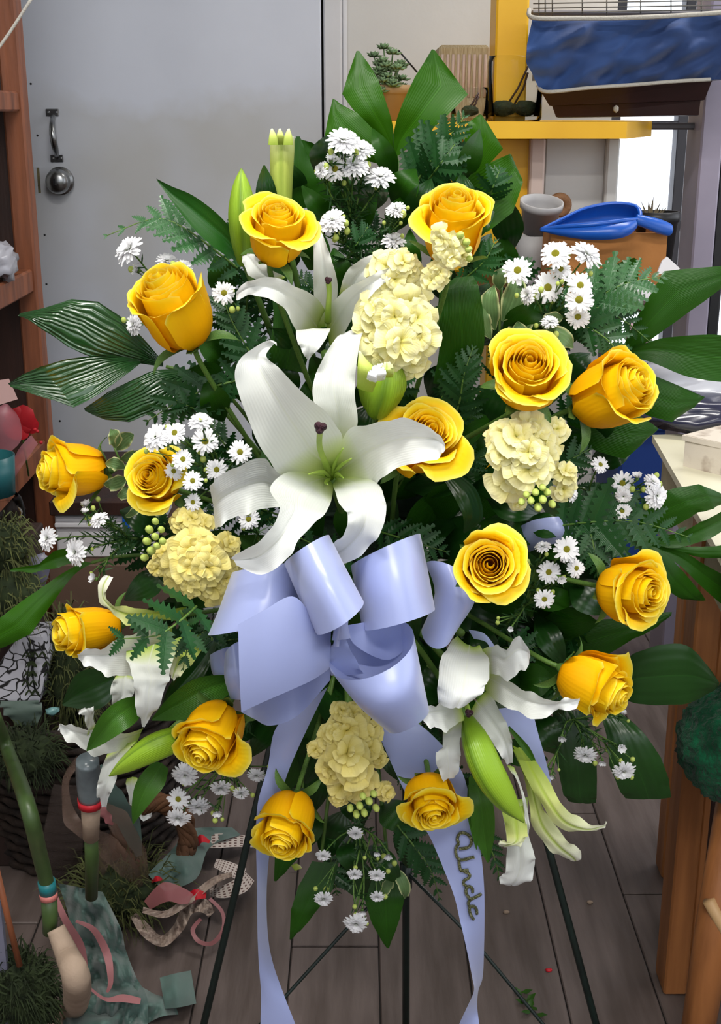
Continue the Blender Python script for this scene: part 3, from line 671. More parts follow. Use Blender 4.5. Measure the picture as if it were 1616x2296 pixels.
# ------------------------------------------------------------------ rose
INN = [(.04, .2), (.10, .6), (.13, 1.0), (.125, 1.3), (.10, 1.56), (.085, 1.66)]
MID = [(.12, .05), (.42, .22), (.58, .65), (.58, 1.1), (.50, 1.46), (.50, 1.60)]
OUT = [(.12, 0), (.66, .08), (.93, .46), (.97, .92), (1.02, 1.26), (1.20, 1.30)]
def rose_petals(seed, opn):
    """opn 0 (bud) .. 1 (wide open); list of (mesh geometry, material)"""
    rd = random.Random(seed); out = []; n1 = 17; ZS = 1.38-.28*opn
    fs = [(k/(n1-1))**.85*.66 for k in range(n1)]+[.74, .80, .86, .92, .97, 1.0]
    phi = rd.uniform(0, 6)
    for k, f in enumerate(fs):
        phi += 2.4+rd.uniform(-.25, .25)
        def arch(j):
            if f < .5: a, b, u = INN[j], MID[j], f/.5
            else: a, b, u = MID[j], OUT[j], (f-.5)/.5
            return a[0]*(1-u)+b[0]*u, a[1]*(1-u)+b[1]*u
        prof = [list(arch(j)) for j in range(6)]
        sq = 1-(1-opn)*.22*max(0, (f-.4)/.6)          # buds stay slimmer
        for q in prof: q[0] *= sq
        if k < n1: fl = (opn*.8+rd.uniform(-.2, .25))*max(0, (f-.3)/.7)
        else: fl = rd.choice((.1, .5, .9, 1.3))*(.45+.75*opn)
        prof[4][0] += .10*fl; prof[5][0] += .36*fl; prof[5][1] -= .20*fl*fl*.7; prof[4][1] -= .04*fl; prof[3][0] += .03*fl
        if k < n1 and opn > .6: prof[5][0] += .05*f
        hs = rd.uniform(.95, 1.05) if k < n1 else rd.uniform(.84, 1.02)
        W = (1.9*(1-f)+.98*f)*rd.uniform(.9, 1.1); nu, nv = 12, 11
        V = []; U = []; ph = rd.uniform(0, 6); tw = rd.uniform(-.12, .12)*f
        pt = rd.uniform(.02, .09)*f
        for j in range(nv+1):
            v = j/nv
            for i in range(nu+1):
                t = -1+2*i/nu
                ve = v*(1-.20*abs(t)**3*(.4+f))
                r, z = cr([tuple(q) for q in prof], ve)
                wv = .35+.65*min(1, v*1.9)
                r *= 1+.12*t*(1-.3*f)
                r += f*v*v*(.10*abs(t)**4 + .035*math.sin(5*t+ph) + .025*math.sin(11*t+ph*2))
                z = z*hs + pt*v**6*(1-min(1, abs(t)*2.2)) + .03*f*v*math.sin(4*t+ph*1.3) + tw*t*v
                a = phi+t*W*wv
                V.append(Vector((r*math.cos(a), r*math.sin(a), z*ZS))); U.append((i/nu, v))
        out.append(((V, grid_faces(nu, nv), U), 'rose_petal' if f < .72 else 'rose_outer'))
    return out
ROSEV = {}; ROSER = {}
for vi, (sd, op) in enumerate(((11, .0), (22, .45), (13, .75), (14, 1.0), (25, .7), (36, .3))):
    G = rose_petals(sd, op); ROSEV[vi] = [(mk_mesh('petal', g[0], g[1], m, g[2])) for g, m in G]
    rr = sorted(math.hypot(v.x, v.y) for g, m in G for v in g[0]); ROSER[vi] = rr[int(len(rr)*.985)]
# sepals and hip shared
def sepal_mesh(k):
    V = []; U = []; nu, nv = 4, 7
    for j in range(nv+1):
        v = j/nv; r, z = cr([(.12, -.06), (.42, .02), (.80, .02), (1.05, -.12), (1.2, -.3)] if k == 0 else [(.12, -.06), (.40, .03), (.72, .22), (.98, .42), (1.16, .5)], v)
        for i in range(nu+1):
            t = -1+2*i/nu; wv = .17*math.sin(PI*min(1, .22+.78*v))+.005
            V.append(Vector((r, t*wv, z-.04*(1-t*t)))); U.append((i/nu, v))
    return mk_mesh('sepal', V, grid_faces(nu, nv), 'sepal_green', U)
SEP = [sepal_mesh(0), sepal_mesh(1)]
hv, hf = lathe([(.07, -.34), (.12, -.28), (.19, -.14), (.2, -.04), (.16, .03), (.05, .06)], 14)
HIP = mk_mesh('hip', hv, hf, 'sepal_green')
ROSES = [  # px, py, width px, Y, axis, variant, spin, label
 (620, 520, 160, .80, (.05, -.62, .78), 2, .4, 'yellow rose leaning on the tall green lily bud at upper left'),
 (1014, 512, 165, .80, (.08, -.62, .78), 1, 2.0, 'uppermost yellow rose on the right, a pale stock stem crossing it'),
 (392, 700, 172, .82, (-.36, -.55, .72), 5, 1.0, 'yellow rose above the wet palm leaves at left'),
 (1180, 838, 180, .77, (.10, -.84, .42), 4, 3.0, 'yellow rose standing directly over the right pale stock spike'),
 (1364, 882, 172, .82, (.66, -.62, .30), 5, .2, 'sideways yellow rose at far right before the broad palm'),
 (945, 990, 190, .79, (.30, -.80, .40), 2, 4.1, 'yellow rose half hidden behind the large lily petal'),
 (168, 1055, 150, .86, (-.90, -.36, .0), 1, 2.6, 'sideways yellow rose at the far left edge by the wooden shelf'),
 (352, 1076, 142, .82, (-.42, -.86, .20), 2, 5.0, 'small yellow rose beside white asters left of the big lily'),
 (1095, 1268, 172, .74, (.06, -.99, .06), 3, 1.3, 'fully open yellow rose facing forward right of the bow'),
 (1415, 1322, 172, .80, (.70, -.68, -.10), 4, 2.4, 'yellow rose at right under the dark fern tips'),
 (206, 1410, 124, .84, (-.86, -.44, -.12), 0, .9, 'tight yellow rosebud at lower left above a white lily'),
 (478, 1645, 172, .76, (-.34, -.66, -.62), 1, 3.6, 'drooping yellow rose below the left bow loop'),
 (1328, 1532, 168, .79, (.80, -.44, -.40), 1, 5.3, 'drooping yellow rose at right touching a lily petal tip'),
 (646, 1842, 162, .77, (-.22, -.62, -.74), 1, 1.9, 'lowest yellow rose, nodding over the left ribbon tail'),
 (968, 1794, 156, .76, (.10, -.66, -.70), 2, 4.6, 'lower yellow rose hanging above the lettered ribbon tail'),
]
for (px, py, wpx, Y, ax, var, spin, lab) in ROSES:
    ax = face(px, py, ax); R = wpx*.5*S(Y)/ROSER[var]
    base = P(px, py, Y)-ax*R*.98
    M = aim(base, ax, spin, R)
    t = thing('rose', lab, 'rose', base, 'yellow roses in the funeral spray', M)
    for me in ROSEV[var]: put('petal', me, t)
    rd = random.Random(px)
    for k in range(5):
        put('sepal', SEP[k % 2], t, Matrix.Rotation(k*2*PI/5+rd.uniform(-.2, .2), 4, 'Z'))
    put('hip', HIP, t)
    b0 = M @ Vector((0, 0, -.3)); b1 = M @ Vector((0, 0, -1.3)); e = FOAM+Vector((rd.uniform(-.05, .05), .0, rd.uniform(-.06, .06)))
    part('stem', tube([b0, b1, b1.lerp(e, .5)+Vector((0, .03, 0)), e], .0030, 8, sub=5), 'stem_green', t)

# ------------------------------------------------------------------ lilies
def lily(label, base, tepals, group='white lilies', pistil=None, stamens=(), stem=True):
    t = thing('lily', label, 'lily', base, group)
    for k, (rows, m, kw) in enumerate(tepals):
        kw = dict(nu=12, sub=5, groove=.0035, ruf=.0045, seed=k+int(base.x*997)) | kw
        part('tepal', sheet(rows, **kw), m, t)
    if pistil:
        pts, r = pistil
        p = part('pistil', tube([P(*q) for q in pts], [.0038, .0032, .0028, .003][:len(pts)], 10, sub=4), 'style_green', t)
        e = P(*pts[-1]); g = []
        for k in range(3):
            a = k*2.09+.3; g.append(blob(e+Vector((math.cos(a)*r*.45, -.001, math.sin(a)*r*.45)), r*.72, 12, 8))
        part('stigma', join(*g), 'stigma_dark', p)
    for q in stamens: part('stamen', tube([P(*z) for z in q], [.0022, .0018, .0006], 7, sub=4), 'style_green', t)
    if stem: part('stem', tube([base, base.lerp(FOAM, .5)+Vector((0, .03, 0)), FOAM], .0045, 8, sub=4), 'stem_green', t)
    return t
LP, LB = 'lily_petal', 'lily_back'
lily('large open white lily facing forward at the centre of the spray', P(742, 1072, .80), [
 ([(735, 1054, 757, 1054, .790), (720, 950, 800, 958, .765), (701, 887, 795, 887, .760), (707, 842, 797, 831, .765), (731, 790, 806, 772, .775), (757, 756, 813, 747, .785), (783, 741, 811, 742, .795)], LP, dict(cup=.010)),
 ([(722, 1062, 730, 1086, .790), (627, 1052, 627, 1136, .775), (590, 1029, 583, 1143, .768), (545, 1039, 545, 1154, .765), (505, 1060, 512, 1168, .770), (480, 1079, 492, 1180, .778, 0), (469, 1091, 482, 1189, .790)], LP, dict(cup=.008)),
 ([(746, 1050, 757, 1088, .785), (776, 968, 834, 1096, .750, .0), (813, 957, 849, 1076, .735), (857, 943, 872, 1060, .722), (906, 939, 928, 1040, .712), (958, 956, 977, 1028, .710), (985, 975, 992, 1018, .716), (997, 996, 998, 1008, .722)], LP, dict(cup=.012)),
 ([(728, 1068, 752, 1050, .785), (635, 1066, 768, 985, .750), (601, 1026, 752, 952, .735), (568, 972, 722, 917, .722), (540, 898, 683, 884, .716), (527, 846, 635, 834, .716), (536, 808, 607, 812, .720), (571, 779, 597, 794, .726), (601, 763, 617, 768, .728), (612, 768, 620, 776, .720)], LP, dict(cup=.014, ruf=.003)),
 ([(746, 1082, 764, 1066, .785), (750, 1102, 842, 1080, .745), (761, 1128, 861, 1114, .725), (776, 1147, 866, 1147, .715), (779, 1173, 855, 1187, .712), (768, 1199, 835, 1220, .716), (746, 1223, 803, 1250, .724), (723, 1244, 757, 1266, .734)], LP, dict(cup=.008)),
 ([(726, 1066, 748, 1090, .785), (646, 1060, 742, 1124, .745), (605, 1094, 728, 1150, .722), (627, 1132, 702, 1178, .705), (616, 1173, 668, 1212, .695), (590, 1203, 653, 1242, .690), (557, 1229, 620, 1275, .690), (531, 1243, 586, 1287, .694), (516, 1251, 530, 1268, .700)], LP, dict(cup=.012, ruf=.0035)),
], pistil=([(742, 1070, .785), (728, 1035, .755), (716, 1000, .725), (718, 958, .705)], .0055),
 stamens=[[(744, 1068, .78), (752, 1035, .755), (769, 1005, .735)], [(746, 1066, .78), (762, 1045, .755), (788, 1028, .735)], [(740, 1070, .78), (722, 1057, .755), (692, 1063, .735)], [(750, 1068, .78), (757, 1062, .76), (770, 1072, .745)], [(738, 1072, .78), (730, 1082, .76), (735, 1086, .745)]])
lily('white lily with swept-back petals just below the upper left rose', P(728, 790, .86), [
 ([(760, 660, 795, 668, .835), (775, 612, 822, 637, .825), (808, 582, 855, 607, .825), (858, 566, 885, 588, .83), (884, 572, 890, 580, .835)], LP, dict(cup=.006)),
 ([(712, 735, 748, 735, .845), (703, 660, 757, 640, .825), (703, 590, 742, 580, .82), (702, 535, 727, 535, .825), (706, 517, 716, 516, .83)], LP, dict(cup=.008)),
 ([(612, 640, 640, 622, .845), (562, 620, 604, 601, .84), (545, 590, 574, 574, .845), (543, 574, 556, 566, .85)], LP, dict(cup=.005)),
 ([(726, 700, 742, 800, .845), (762, 660, 795, 706, .80), (800, 634, 834, 660, .785), (848, 610, 868, 630, .785), (880, 596, 888, 608, .79)], LP, dict(cup=.008)),
 ([(732, 700, 700, 790, .845), (704, 664, 664, 740, .805), (660, 640, 640, 697, .785), (610, 622, 600, 668, .778), (566, 627, 560, 662, .78), (541, 640, 536, 672, .785), (530, 655, 529, 670, .79)], LP, dict(cup=.008)),
 ([(672, 768, 738, 750, .82), (663, 742, 740, 738, .785), (668, 770, 726, 768, .772), (680, 792, 706, 790, .774), (687, 805, 692, 807, .78)], LP, dict(cup=.008)),
], pistil=([(735, 720, .83), (736, 690, .81), (738, 655, .80), (736, 628, .795)], .0035))
def z3(s, ox, oy, k, Y):
    return [(ox+a/k, oy+b/k, ox+c/k, oy+d/k, Y0) for (a, b, c, d), Y0 in zip(s, Y)]
def l3(s, Y): return z3(s, 120, 1260, 3.232, Y)
lily('white lily seen from the side under the lower left rosebud', P(430, 1440, .86), [
 (l3([(450, 830, 590, 830), (415, 900, 590, 920), (420, 980, 560, 985), (430, 1040, 445, 1035)], [.79, .785, .785, .79]), LP, dict(cup=.006)),
 (l3([(960, 330, 960, 420), (700, 345, 700, 420), (520, 330, 560, 450), (410, 290, 450, 400), (370, 240, 350, 300), (395, 185, 322, 170), (430, 115, 370, 95)], [.83, .81, .795, .79, .79, .79, .795]), LB, dict(cup=.004)),
 (l3([(860, 470, 820, 780), (620, 500, 600, 830), (480, 560, 450, 830), (350, 620, 340, 800), (230, 640, 240, 750), (170, 670, 180, 705)], [.80, .775, .765, .76, .765, .775]), LP, dict(cup=.010)),
 (l3([(960, 540, 1090, 620), (850, 650, 1000, 740), (835, 760, 920, 820), (850, 840, 872, 860)], [.80, .775, .765, .765]), LB, dict(cup=.006)),
 (l3([(530, 640, 930, 540), (528, 730, 850, 760), (580, 830, 845, 850), (580, 930, 805, 920), (598, 1050, 770, 1040), (620, 1130, 700, 1130), (645, 1195, 660, 1195)], [.775, .755, .745, .74, .74, .745, .75]), LP, dict(cup=-.006)),
])
lily('white lily low at far left behind the long green bud', P(370, 1650, .86), [
 (l3([(650, 1205, 600, 1320), (420, 1250, 400, 1395), (250, 1205, 250, 1380), (140, 1195, 130, 1310), (60, 1168, 50, 1240), (38, 1185, 34, 1215)], [.83, .805, .795, .79, .795, .80]), LP, dict(cup=.010)),
 (l3([(245, 1260, 310, 1200), (235, 1160, 290, 1110), (190, 1095, 292, 1066), (176, 1085, 230, 1055)], [.80, .785, .78, .785]), LP, dict(cup=.004)),
 (l3([(390, 1390, 600, 1300), (350, 1490, 490, 1450), (322, 1600, 450, 1590), (312, 1650, 425, 1650), (330, 1720, 395, 1720), (350, 1775, 385, 1780)], [.82, .805, .80, .80, .805, .81]), LP, dict(cup=.006)),
 (l3([(530, 1570, 610, 1560), (525, 1650, 595, 1650), (560, 1740, 600, 1740), (600, 1845, 640, 1825), (690, 1858, 700, 1828), (710, 1845, 716, 1830)], [.83, .82, .815, .815, .815, .82]), LP, dict(cup=.004)),
])
def l4(s, Y): return z3(s, 920, 1400, 3.232, Y)
lily('white nodding lily at lower right beside the bow', P(1035, 1420, .83), [
 (l4([(400, 690, 560, 470), (470, 740, 645, 620), (580, 850, 705, 740), (655, 945, 738, 860), (700, 1020, 740, 1000)], [.79, .775, .765, .76, .765]), LP, dict(cup=.006)),
 (l4([(240, 740, 430, 690), (228, 880, 362, 830), (183, 960, 362, 930), (200, 1050, 356, 1030), (240, 1138, 310, 1120)], [.775, .76, .75, .75, .755]), LP, dict(cup=.008)),
 (l4([(560, 330, 540, 480), (690, 385, 650, 570), (830, 480, 790, 650), (960, 530, 920, 678), (1080, 550, 1080, 635), (1180, 540, 1180, 610), (1225, 530, 1228, 560)], [.79, .76, .745, .735, .73, .735, .74]), LP, dict(cup=.010)),
 (l4([(350, 560, 395, 690), (240, 562, 280, 762), (150, 590, 190, 758), (90, 612, 110, 720), (38, 620, 48, 642)], [.765, .735, .72, .715, .72]), LP, dict(cup=.010)),
 (l4([(520, 190, 560, 340), (620, 140, 620, 370), (680, 190, 700, 398), (760, 90, 790, 355), (835, 140, 848, 300), (868, 205, 868, 245)], [.785, .765, .755, .75, .755, .765]), LP, dict(cup=.010)),
 (l4([(340, 85, 500, 150), (240, 200, 570, 260), (205, 350, 562, 400), (196, 480, 530, 475), (200, 568, 440, 558)], [.80, .765, .745, .735, .735]), LP, dict(cup=-.016)),
], pistil=([(1040, 1560, .77), (1043, 1575, .755), (1047, 1585, .745), (1051, 1598, .735)], .0042))
def closed(label, base, tepals):
    return lily(label, base, tepals, 'white lilies')
closed('half closed white lily with a long curled tip pointing right', P(1140, 1640, .84), [
 (l4([(740, 900, 850, 930), (820, 1100, 900, 1120), (860, 1300, 960, 1330), (880, 1460, 1040, 1450), (980, 1600, 1150, 1570), (1090, 1680, 1235, 1650), (1160, 1712, 1230, 1700)], [.82, .80, .79, .785, .785, .79, .795]), LB, dict(cup=-.008)),
 (l4([(740, 880, 830, 880), (830, 1090, 970, 1080), (950, 1310, 1065, 1250), (1070, 1460, 1160, 1365), (1250, 1508, 1290, 1440), (1390, 1470, 1405, 1440), (1415, 1448, 1423, 1436)], [.815, .785, .77, .77, .775, .78, .785]), LB, dict(cup=-.010)),
])
closed('half closed white lily hanging lowest with its lip curled left', P(1130, 1750, .84), [
 (l4([(640, 1250, 850, 1250), (690, 1500, 852, 1500), (700, 1650, 890, 1640), (680, 1790, 905, 1720), (645, 1850, 880, 1830), (660, 1878, 800, 1885)], [.80, .785, .78, .78, .78, .785]), LP, dict(cup=-.006)),
 (l4([(650, 1300, 845, 1300), (690, 1480, 845, 1480), (690, 1575, 842, 1545), (640, 1570, 780, 1600), (636, 1600, 700, 1612)], [.775, .765, .76, .76, .765]), LB, dict(cup=-.006)),
 (l4([(700, 1020, 750, 1030), (790, 1180, 835, 1270), (828, 1400, 862, 1450), (830, 1500, 855, 1540)], [.785, .77, .768, .77]), LP, dict(cup=.0)),
])
def bud(label, pts, rpx, m='bud_green', ridge=.12, rot=0, extra=None):
    W = [P(*q) for q in pts]; t = thing('lily_bud', label, 'lily bud', W[0], 'lily buds')
    part('bud_body', pod(W, [r*S(q[2]) for r, q in zip(rpx, pts)], ridge=ridge, rot=rot), m, t)
    part('stem', tube([W[0], W[0].lerp(FOAM, .5)+Vector((0, .03, 0)), FOAM], .0035, 8, sub=3), 'stem_green', t)
    return t
bud('tall pointed green lily bud left of the upper left rose', [(548, 590, .86), (546, 540, .855), (543, 480, .85), (541, 420, .85), (541, 378, .85)], [16, 28, 31, 20, 2])
t = bud('pale straight lily bud with cut tips above the upper left rose', [(632, 480, .89), (631, 400, .89), (632, 340, .89), (632, 305, .89)], [20, 24, 26, 26], 'bud_pale')
for k, (a, b) in enumerate(((612, 300), (628, 306), (646, 300))):
    part('bud_tip', sheet([(a-11, 325, a+11, 325, .876+.006*(k == 1)), (a-9, 306, a+9, 306, .876), (a-3+k*2-2, 289, a+1+k*2-2, 288, .878)], 6, 4, cup=-.002), 'bud_pale', t)
bud('long bright green lily bud pointing down at lower right', [(1050, 1615, .77), (1066, 1665, .745), (1090, 1725, .735), (1130, 1790, .735), (1174, 1844, .74)], [16, 36, 41, 31, 2])
bud('long bright green lily bud pointing left under the side lily', [(420, 1640, .80), (385, 1658, .765), (335, 1680, .755), (285, 1712, .755), (245, 1740, .76)], [20, 33, 34, 22, 2])
t = bud('plump pale green lily bud splitting open above the half hidden rose', [(842, 935, .80), (848, 905, .79), (856, 868, .785), (862, 835, .785), (866, 815, .785)], [8, 40, 54, 48, 34], 'bud_green', .2)
part('pointed_sepal', sheet([(800, 870, 835, 880, .765), (801, 830, 848, 838, .755), (803, 800, 822, 806, .758), (804, 786, 808, 787, .762)], 8, 4, cup=-.006), 'bud_pale', t)
for k, rows in enumerate(([(828, 856, 862, 852, .748), (826, 842, 866, 836, .738), (832, 826, 860, 822, .744), (846, 816, 858, 814, .752)], [(842, 846, 880, 846, .752), (848, 830, 884, 830, .742), (856, 818, 878, 816, .748), (862, 812, 872, 811, .755)], [(822, 850, 842, 858, .742), (824, 838, 846, 846, .734), (830, 830, 844, 834, .74)])):
    part('inner_petal', sheet([r[:4]+(r[4],) for r in rows], 8, 5, ruf=.005, rfreq=12, seed=k, cup=-.003), 'lily_back' if k == 1 else 'aster_ray', t)

# ------------------------------------------------------------------ stock (pale yellow double florets)
def floret_mesh(seed, m):
    rd = random.Random(seed); gs = []
    for ring, (n, L, el) in enumerate(((5, 1.0, .12), (4, .74, .80), (2, .5, 1.2))):
        for k in range(n):
            a = 2*PI*(k+.5*ring)/n+rd.uniform(-.3, .3); e = el+rd.uniform(-.25, .25); nu, nv = 8, 7
            d = Vector((math.cos(a), math.sin(a), 0)); s = Vector((-math.sin(a), math.cos(a), 0)); V = []; U = []; p1, p2 = rd.uniform(0, 6), rd.uniform(0, 6); Lk = L*rd.uniform(.85, 1.1)
            for j in range(nv+1):
                v = j/nv; el2 = e*(1.3-.5*v)-.35*v*v
                rr = Lk*v
                for i in range(nu+1):
                    t = -1+2*i/nu; wv = Lk*.64*min(1, .12+1.15*v)*(1 if v < .75 else math.sqrt(max(.05, 1-((v-.75)/.27)**2)))
                    p = d*(rr*math.cos(el2))+Vector((0, 0, rr*math.sin(el2)))+s*t*wv
                    p = p+Vector((0, 0, 1))*(.08*v*math.sin(2.6*t+p1)+.045*v*math.sin(6*t+p2)+.10*abs(t)*v)
                    V.append(p); U.append((i/nu, v))
            gs.append((V, grid_faces(nu, nv), U))
    V, Fc, U = join(*gs)
    return mk_mesh('floret', V, Fc, m, U)
FLOR = [floret_mesh(k, 'stock_petal') for k in range(4)]; FLORD = [floret_mesh(k+9, 'stock_petal_deep') for k in range(4)]
bv, bf = blob((0, 0, .5), (.42, .42, .62), 10, 8, .12, 2); BUDM = mk_mesh('green_bud', bv, bf, 'bud_yellowgreen')
def stock(label, spots, base, r0=30, deep=False, buds=(), seed=0):
    """spots = (px, py, r px, Y) floret positions; base = (px, py, Y) of stem foot"""
    B = P(*base); t = thing('stock_flower', label, 'stock', B, 'pale yellow stocks')
    rd = random.Random(seed); cxm = sum(s[0] for s in spots)/len(spots); cym = sum(s[1] for s in spots)/len(spots); Ym = max(s[3] for s in spots)+.035
    ctr = P(cxm, cym, Ym); FM = FLORD if deep else FLOR
    for k, (a, b, r, Y) in enumerate(spots):
        r = max(r*1.12, 26); p = P(a, b, Y); c0 = ctr.lerp(P(a, b, Ym), .55); ax = (p-c0).normalized()
        o = put('floret', FM[k % 4], t)
        r *= rd.uniform(.82, 1.15); o.matrix_basis = Matrix.Translation(-B) @ aim(p-ax*r*S(Y)*.4, (ax+Vector((rd.gauss(0, .25), rd.gauss(0, .25), rd.gauss(0, .25)))), rd.uniform(0, 6), r*S(Y))
    for k, (a, b, r, Y) in enumerate(buds):
        p = P(a, b, Y); ax = (p-ctr).normalized()
        o = put('green_bud', BUDM, t); o.matrix_basis = Matrix.Translation(-B) @ aim(p, ax, 0, r*S(Y)*1.75)
    part('stem', tube([B, B.lerp(ctr, .6), ctr], [.005, .005, .004], 10, sub=4), 'stem_green', t)
    return t
def cluster(x0, y0, x1, y1, n, r, Y, seed, bul=.03):
    rd = random.Random(seed); out = []; tries = 0; cx, cy, hx, hy = (x0+x1)/2, (y0+y1)/2, (x1-x0)/2, (y1-y0)/2
    while len(out) < n and tries < 4000:
        tries += 1; a, b = rd.uniform(-1, 1), rd.uniform(-1, 1)
        if a*a+b*b > 1: continue
        px, py = cx+a*(hx-r*.5), cy+b*(hy-r*.5)
        if any(math.hypot(px-q[0], py-q[1]) < r*.72 for q in out): continue
        out.append((px, py, r*rd.uniform(.88, 1.12), Y-bul*math.sqrt(max(0, 1-a*a-b*b))))
    return out
stock('round pale yellow stock head right of the upper lily', cluster(812, 652, 990, 845, 11, 50, .79, 1)+[(838, 690, 30, .78), (912, 832, 24, .785), (850, 650, 26, .79)], (880, 960, .88), seed=1)
stock('small pale yellow stock tuft over the tip of the upper lily', [(868, 600, 34, .79), (905, 585, 32, .785), (920, 608, 28, .79), (885, 625, 30, .785), (860, 630, 28, .795), (842, 612, 26, .80), (866, 655, 26, .80)], (880, 760, .87), seed=2)
stock('pale stock stem with a few blooms crossing the upper right rose', [(1000, 555, 34, .755), (1025, 548, 28, .76), (992, 532, 26, .755), (1012, 575, 28, .755), (1035, 572, 20, .765), (980, 615, 26, .775), (968, 628, 26, .775), (988, 600, 22, .78)], (915, 680, .81), seed=3, buds=[(1043, 545, 12, .76), (1048, 560, 11, .76), (1050, 580, 10, .765), (1030, 530, 12, .76)])
stock('pale yellow stock spike at right between two roses', cluster(1088, 935, 1255, 1105, 8, 48, .78, 5)+[(1125, 975, 34, .77), (1190, 965, 34, .77), (1235, 1000, 30, .775), (1270, 1060, 30, .78), (1265, 1100, 28, .785), (1120, 1110, 26, .785), (1160, 1130, 24, .785), (1105, 985, 26, .78), (1250, 960, 26, .785)], (1170, 900, .88), seed=5, buds=[(1200, 1100, 12, .755), (1215, 1115, 13, .755), (1190, 1118, 12, .755), (1205, 1132, 13, .757), (1225, 1100, 12, .757), (1180, 1105, 11, .757), (1235, 1125, 12, .76), (1215, 1090, 11, .755), (1170, 1120, 12, .76)])
stock('deep cream stock spike at left tucked under the lily petals', cluster(372, 1190, 522, 1358, 9, 46, .80, 6)+[(430, 1160, 30, .80), (405, 1165, 26, .805), (455, 1170, 28, .80), (515, 1220, 28, .79), (508, 1300, 20, .79), (350, 1275, 28, .80), (365, 1240, 24, .80)], (560, 1250, .88), deep=True, seed=6, buds=[(340, 1190, 13, .79), (352, 1172, 11, .79), (335, 1215, 13, .79), (352, 1205, 12, .785), (365, 1190, 11, .79), (345, 1235, 14, .79), (330, 1250, 12, .795), (368, 1215, 12, .785), (356, 1225, 12, .785)])
stock('cream stock spike hanging below the bow centre', cluster(705, 1600, 862, 1790, 9, 46, .79, 8, .025)+[(765, 1590, 28, .785), (790, 1600, 28, .785), (705, 1680, 24, .785), (850, 1700, 24, .785), (760, 1790, 26, .785), (868, 1780, 18, .79), (745, 1640, 30, .775), (820, 1640, 30, .78)], (780, 1530, .88), deep=True, seed=8, buds=[(805, 1800, 13, .77), (825, 1790, 13, .77), (815, 1815, 12, .775), (840, 1805, 12, .775), (798, 1818, 12, .775), (835, 1775, 12, .77), (812, 1780, 12, .768), (785, 1805, 12, .775)])

# ------------------------------------------------------------------ white asters
def aster_mesh(seed, half=False, full=False):
    rd = random.Random(seed); gs = []
    rings = ((22, 1.0, .10), (16, .84, .36)) if not full else ((24, 1.0, .05), (20, .92, .35), (15, .78, .7), (10, .6, 1.05))
    for ring, (n, L0, lf) in enumerate(rings):
        for k in range(n):
            a = 2*PI*(k+.5*ring)/n+rd.uniform(-.12, .12); L = L0*rd.uniform(.88, 1.08); nu, nv = 2, 4
            d = Vector((math.cos(a), math.sin(a), 0)); s = Vector((-math.sin(a), math.cos(a), 0)); V = []; U = []
            lift = lf+rd.uniform(-.1, .12)+(.75 if half else 0)
            for j in range(nv+1):
                v = j/nv; r = .15+(L-.15)*v
                for i in range(nu+1):
                    t = -1+2*i/nu; wv = .13*math.sin(PI*(.18+.70*v))**.7
                    V.append(d*r*math.cos(lift)+s*t*wv+Vector((0, 0, r*math.sin(lift)-.16*v*v+.03*t*t))); U.append((i/nu, v))
            gs.append((V, grid_faces(nu, nv), U))
    V, Fc, U = join(*gs); return mk_mesh('flower_head', V, Fc, 'aster_ray', U)
AST = [aster_mesh(1), aster_mesh(2), aster_mesh(3, True), aster_mesh(4, full=True)]
dv_, df_ = blob((0, 0, .06), (.27, .27, .17), 14, 8, .05, 8); DISC = mk_mesh('center_disc', dv_, df_, 'aster_disc')
cv_, cf_ = lathe([(.05, -.42), (.16, -.36), (.25, -.15), (.26, .02), (.1, .04)], 10); CAL = mk_mesh('calyx', cv_, cf_, 'sepal_green')
bv2, bf2 = blob((0, 0, 0), (.9, .9, 1.1), 10, 8, .1, 3); ABUD = mk_mesh('flower_bud', bv2, bf2, 'bud_yellowgreen')
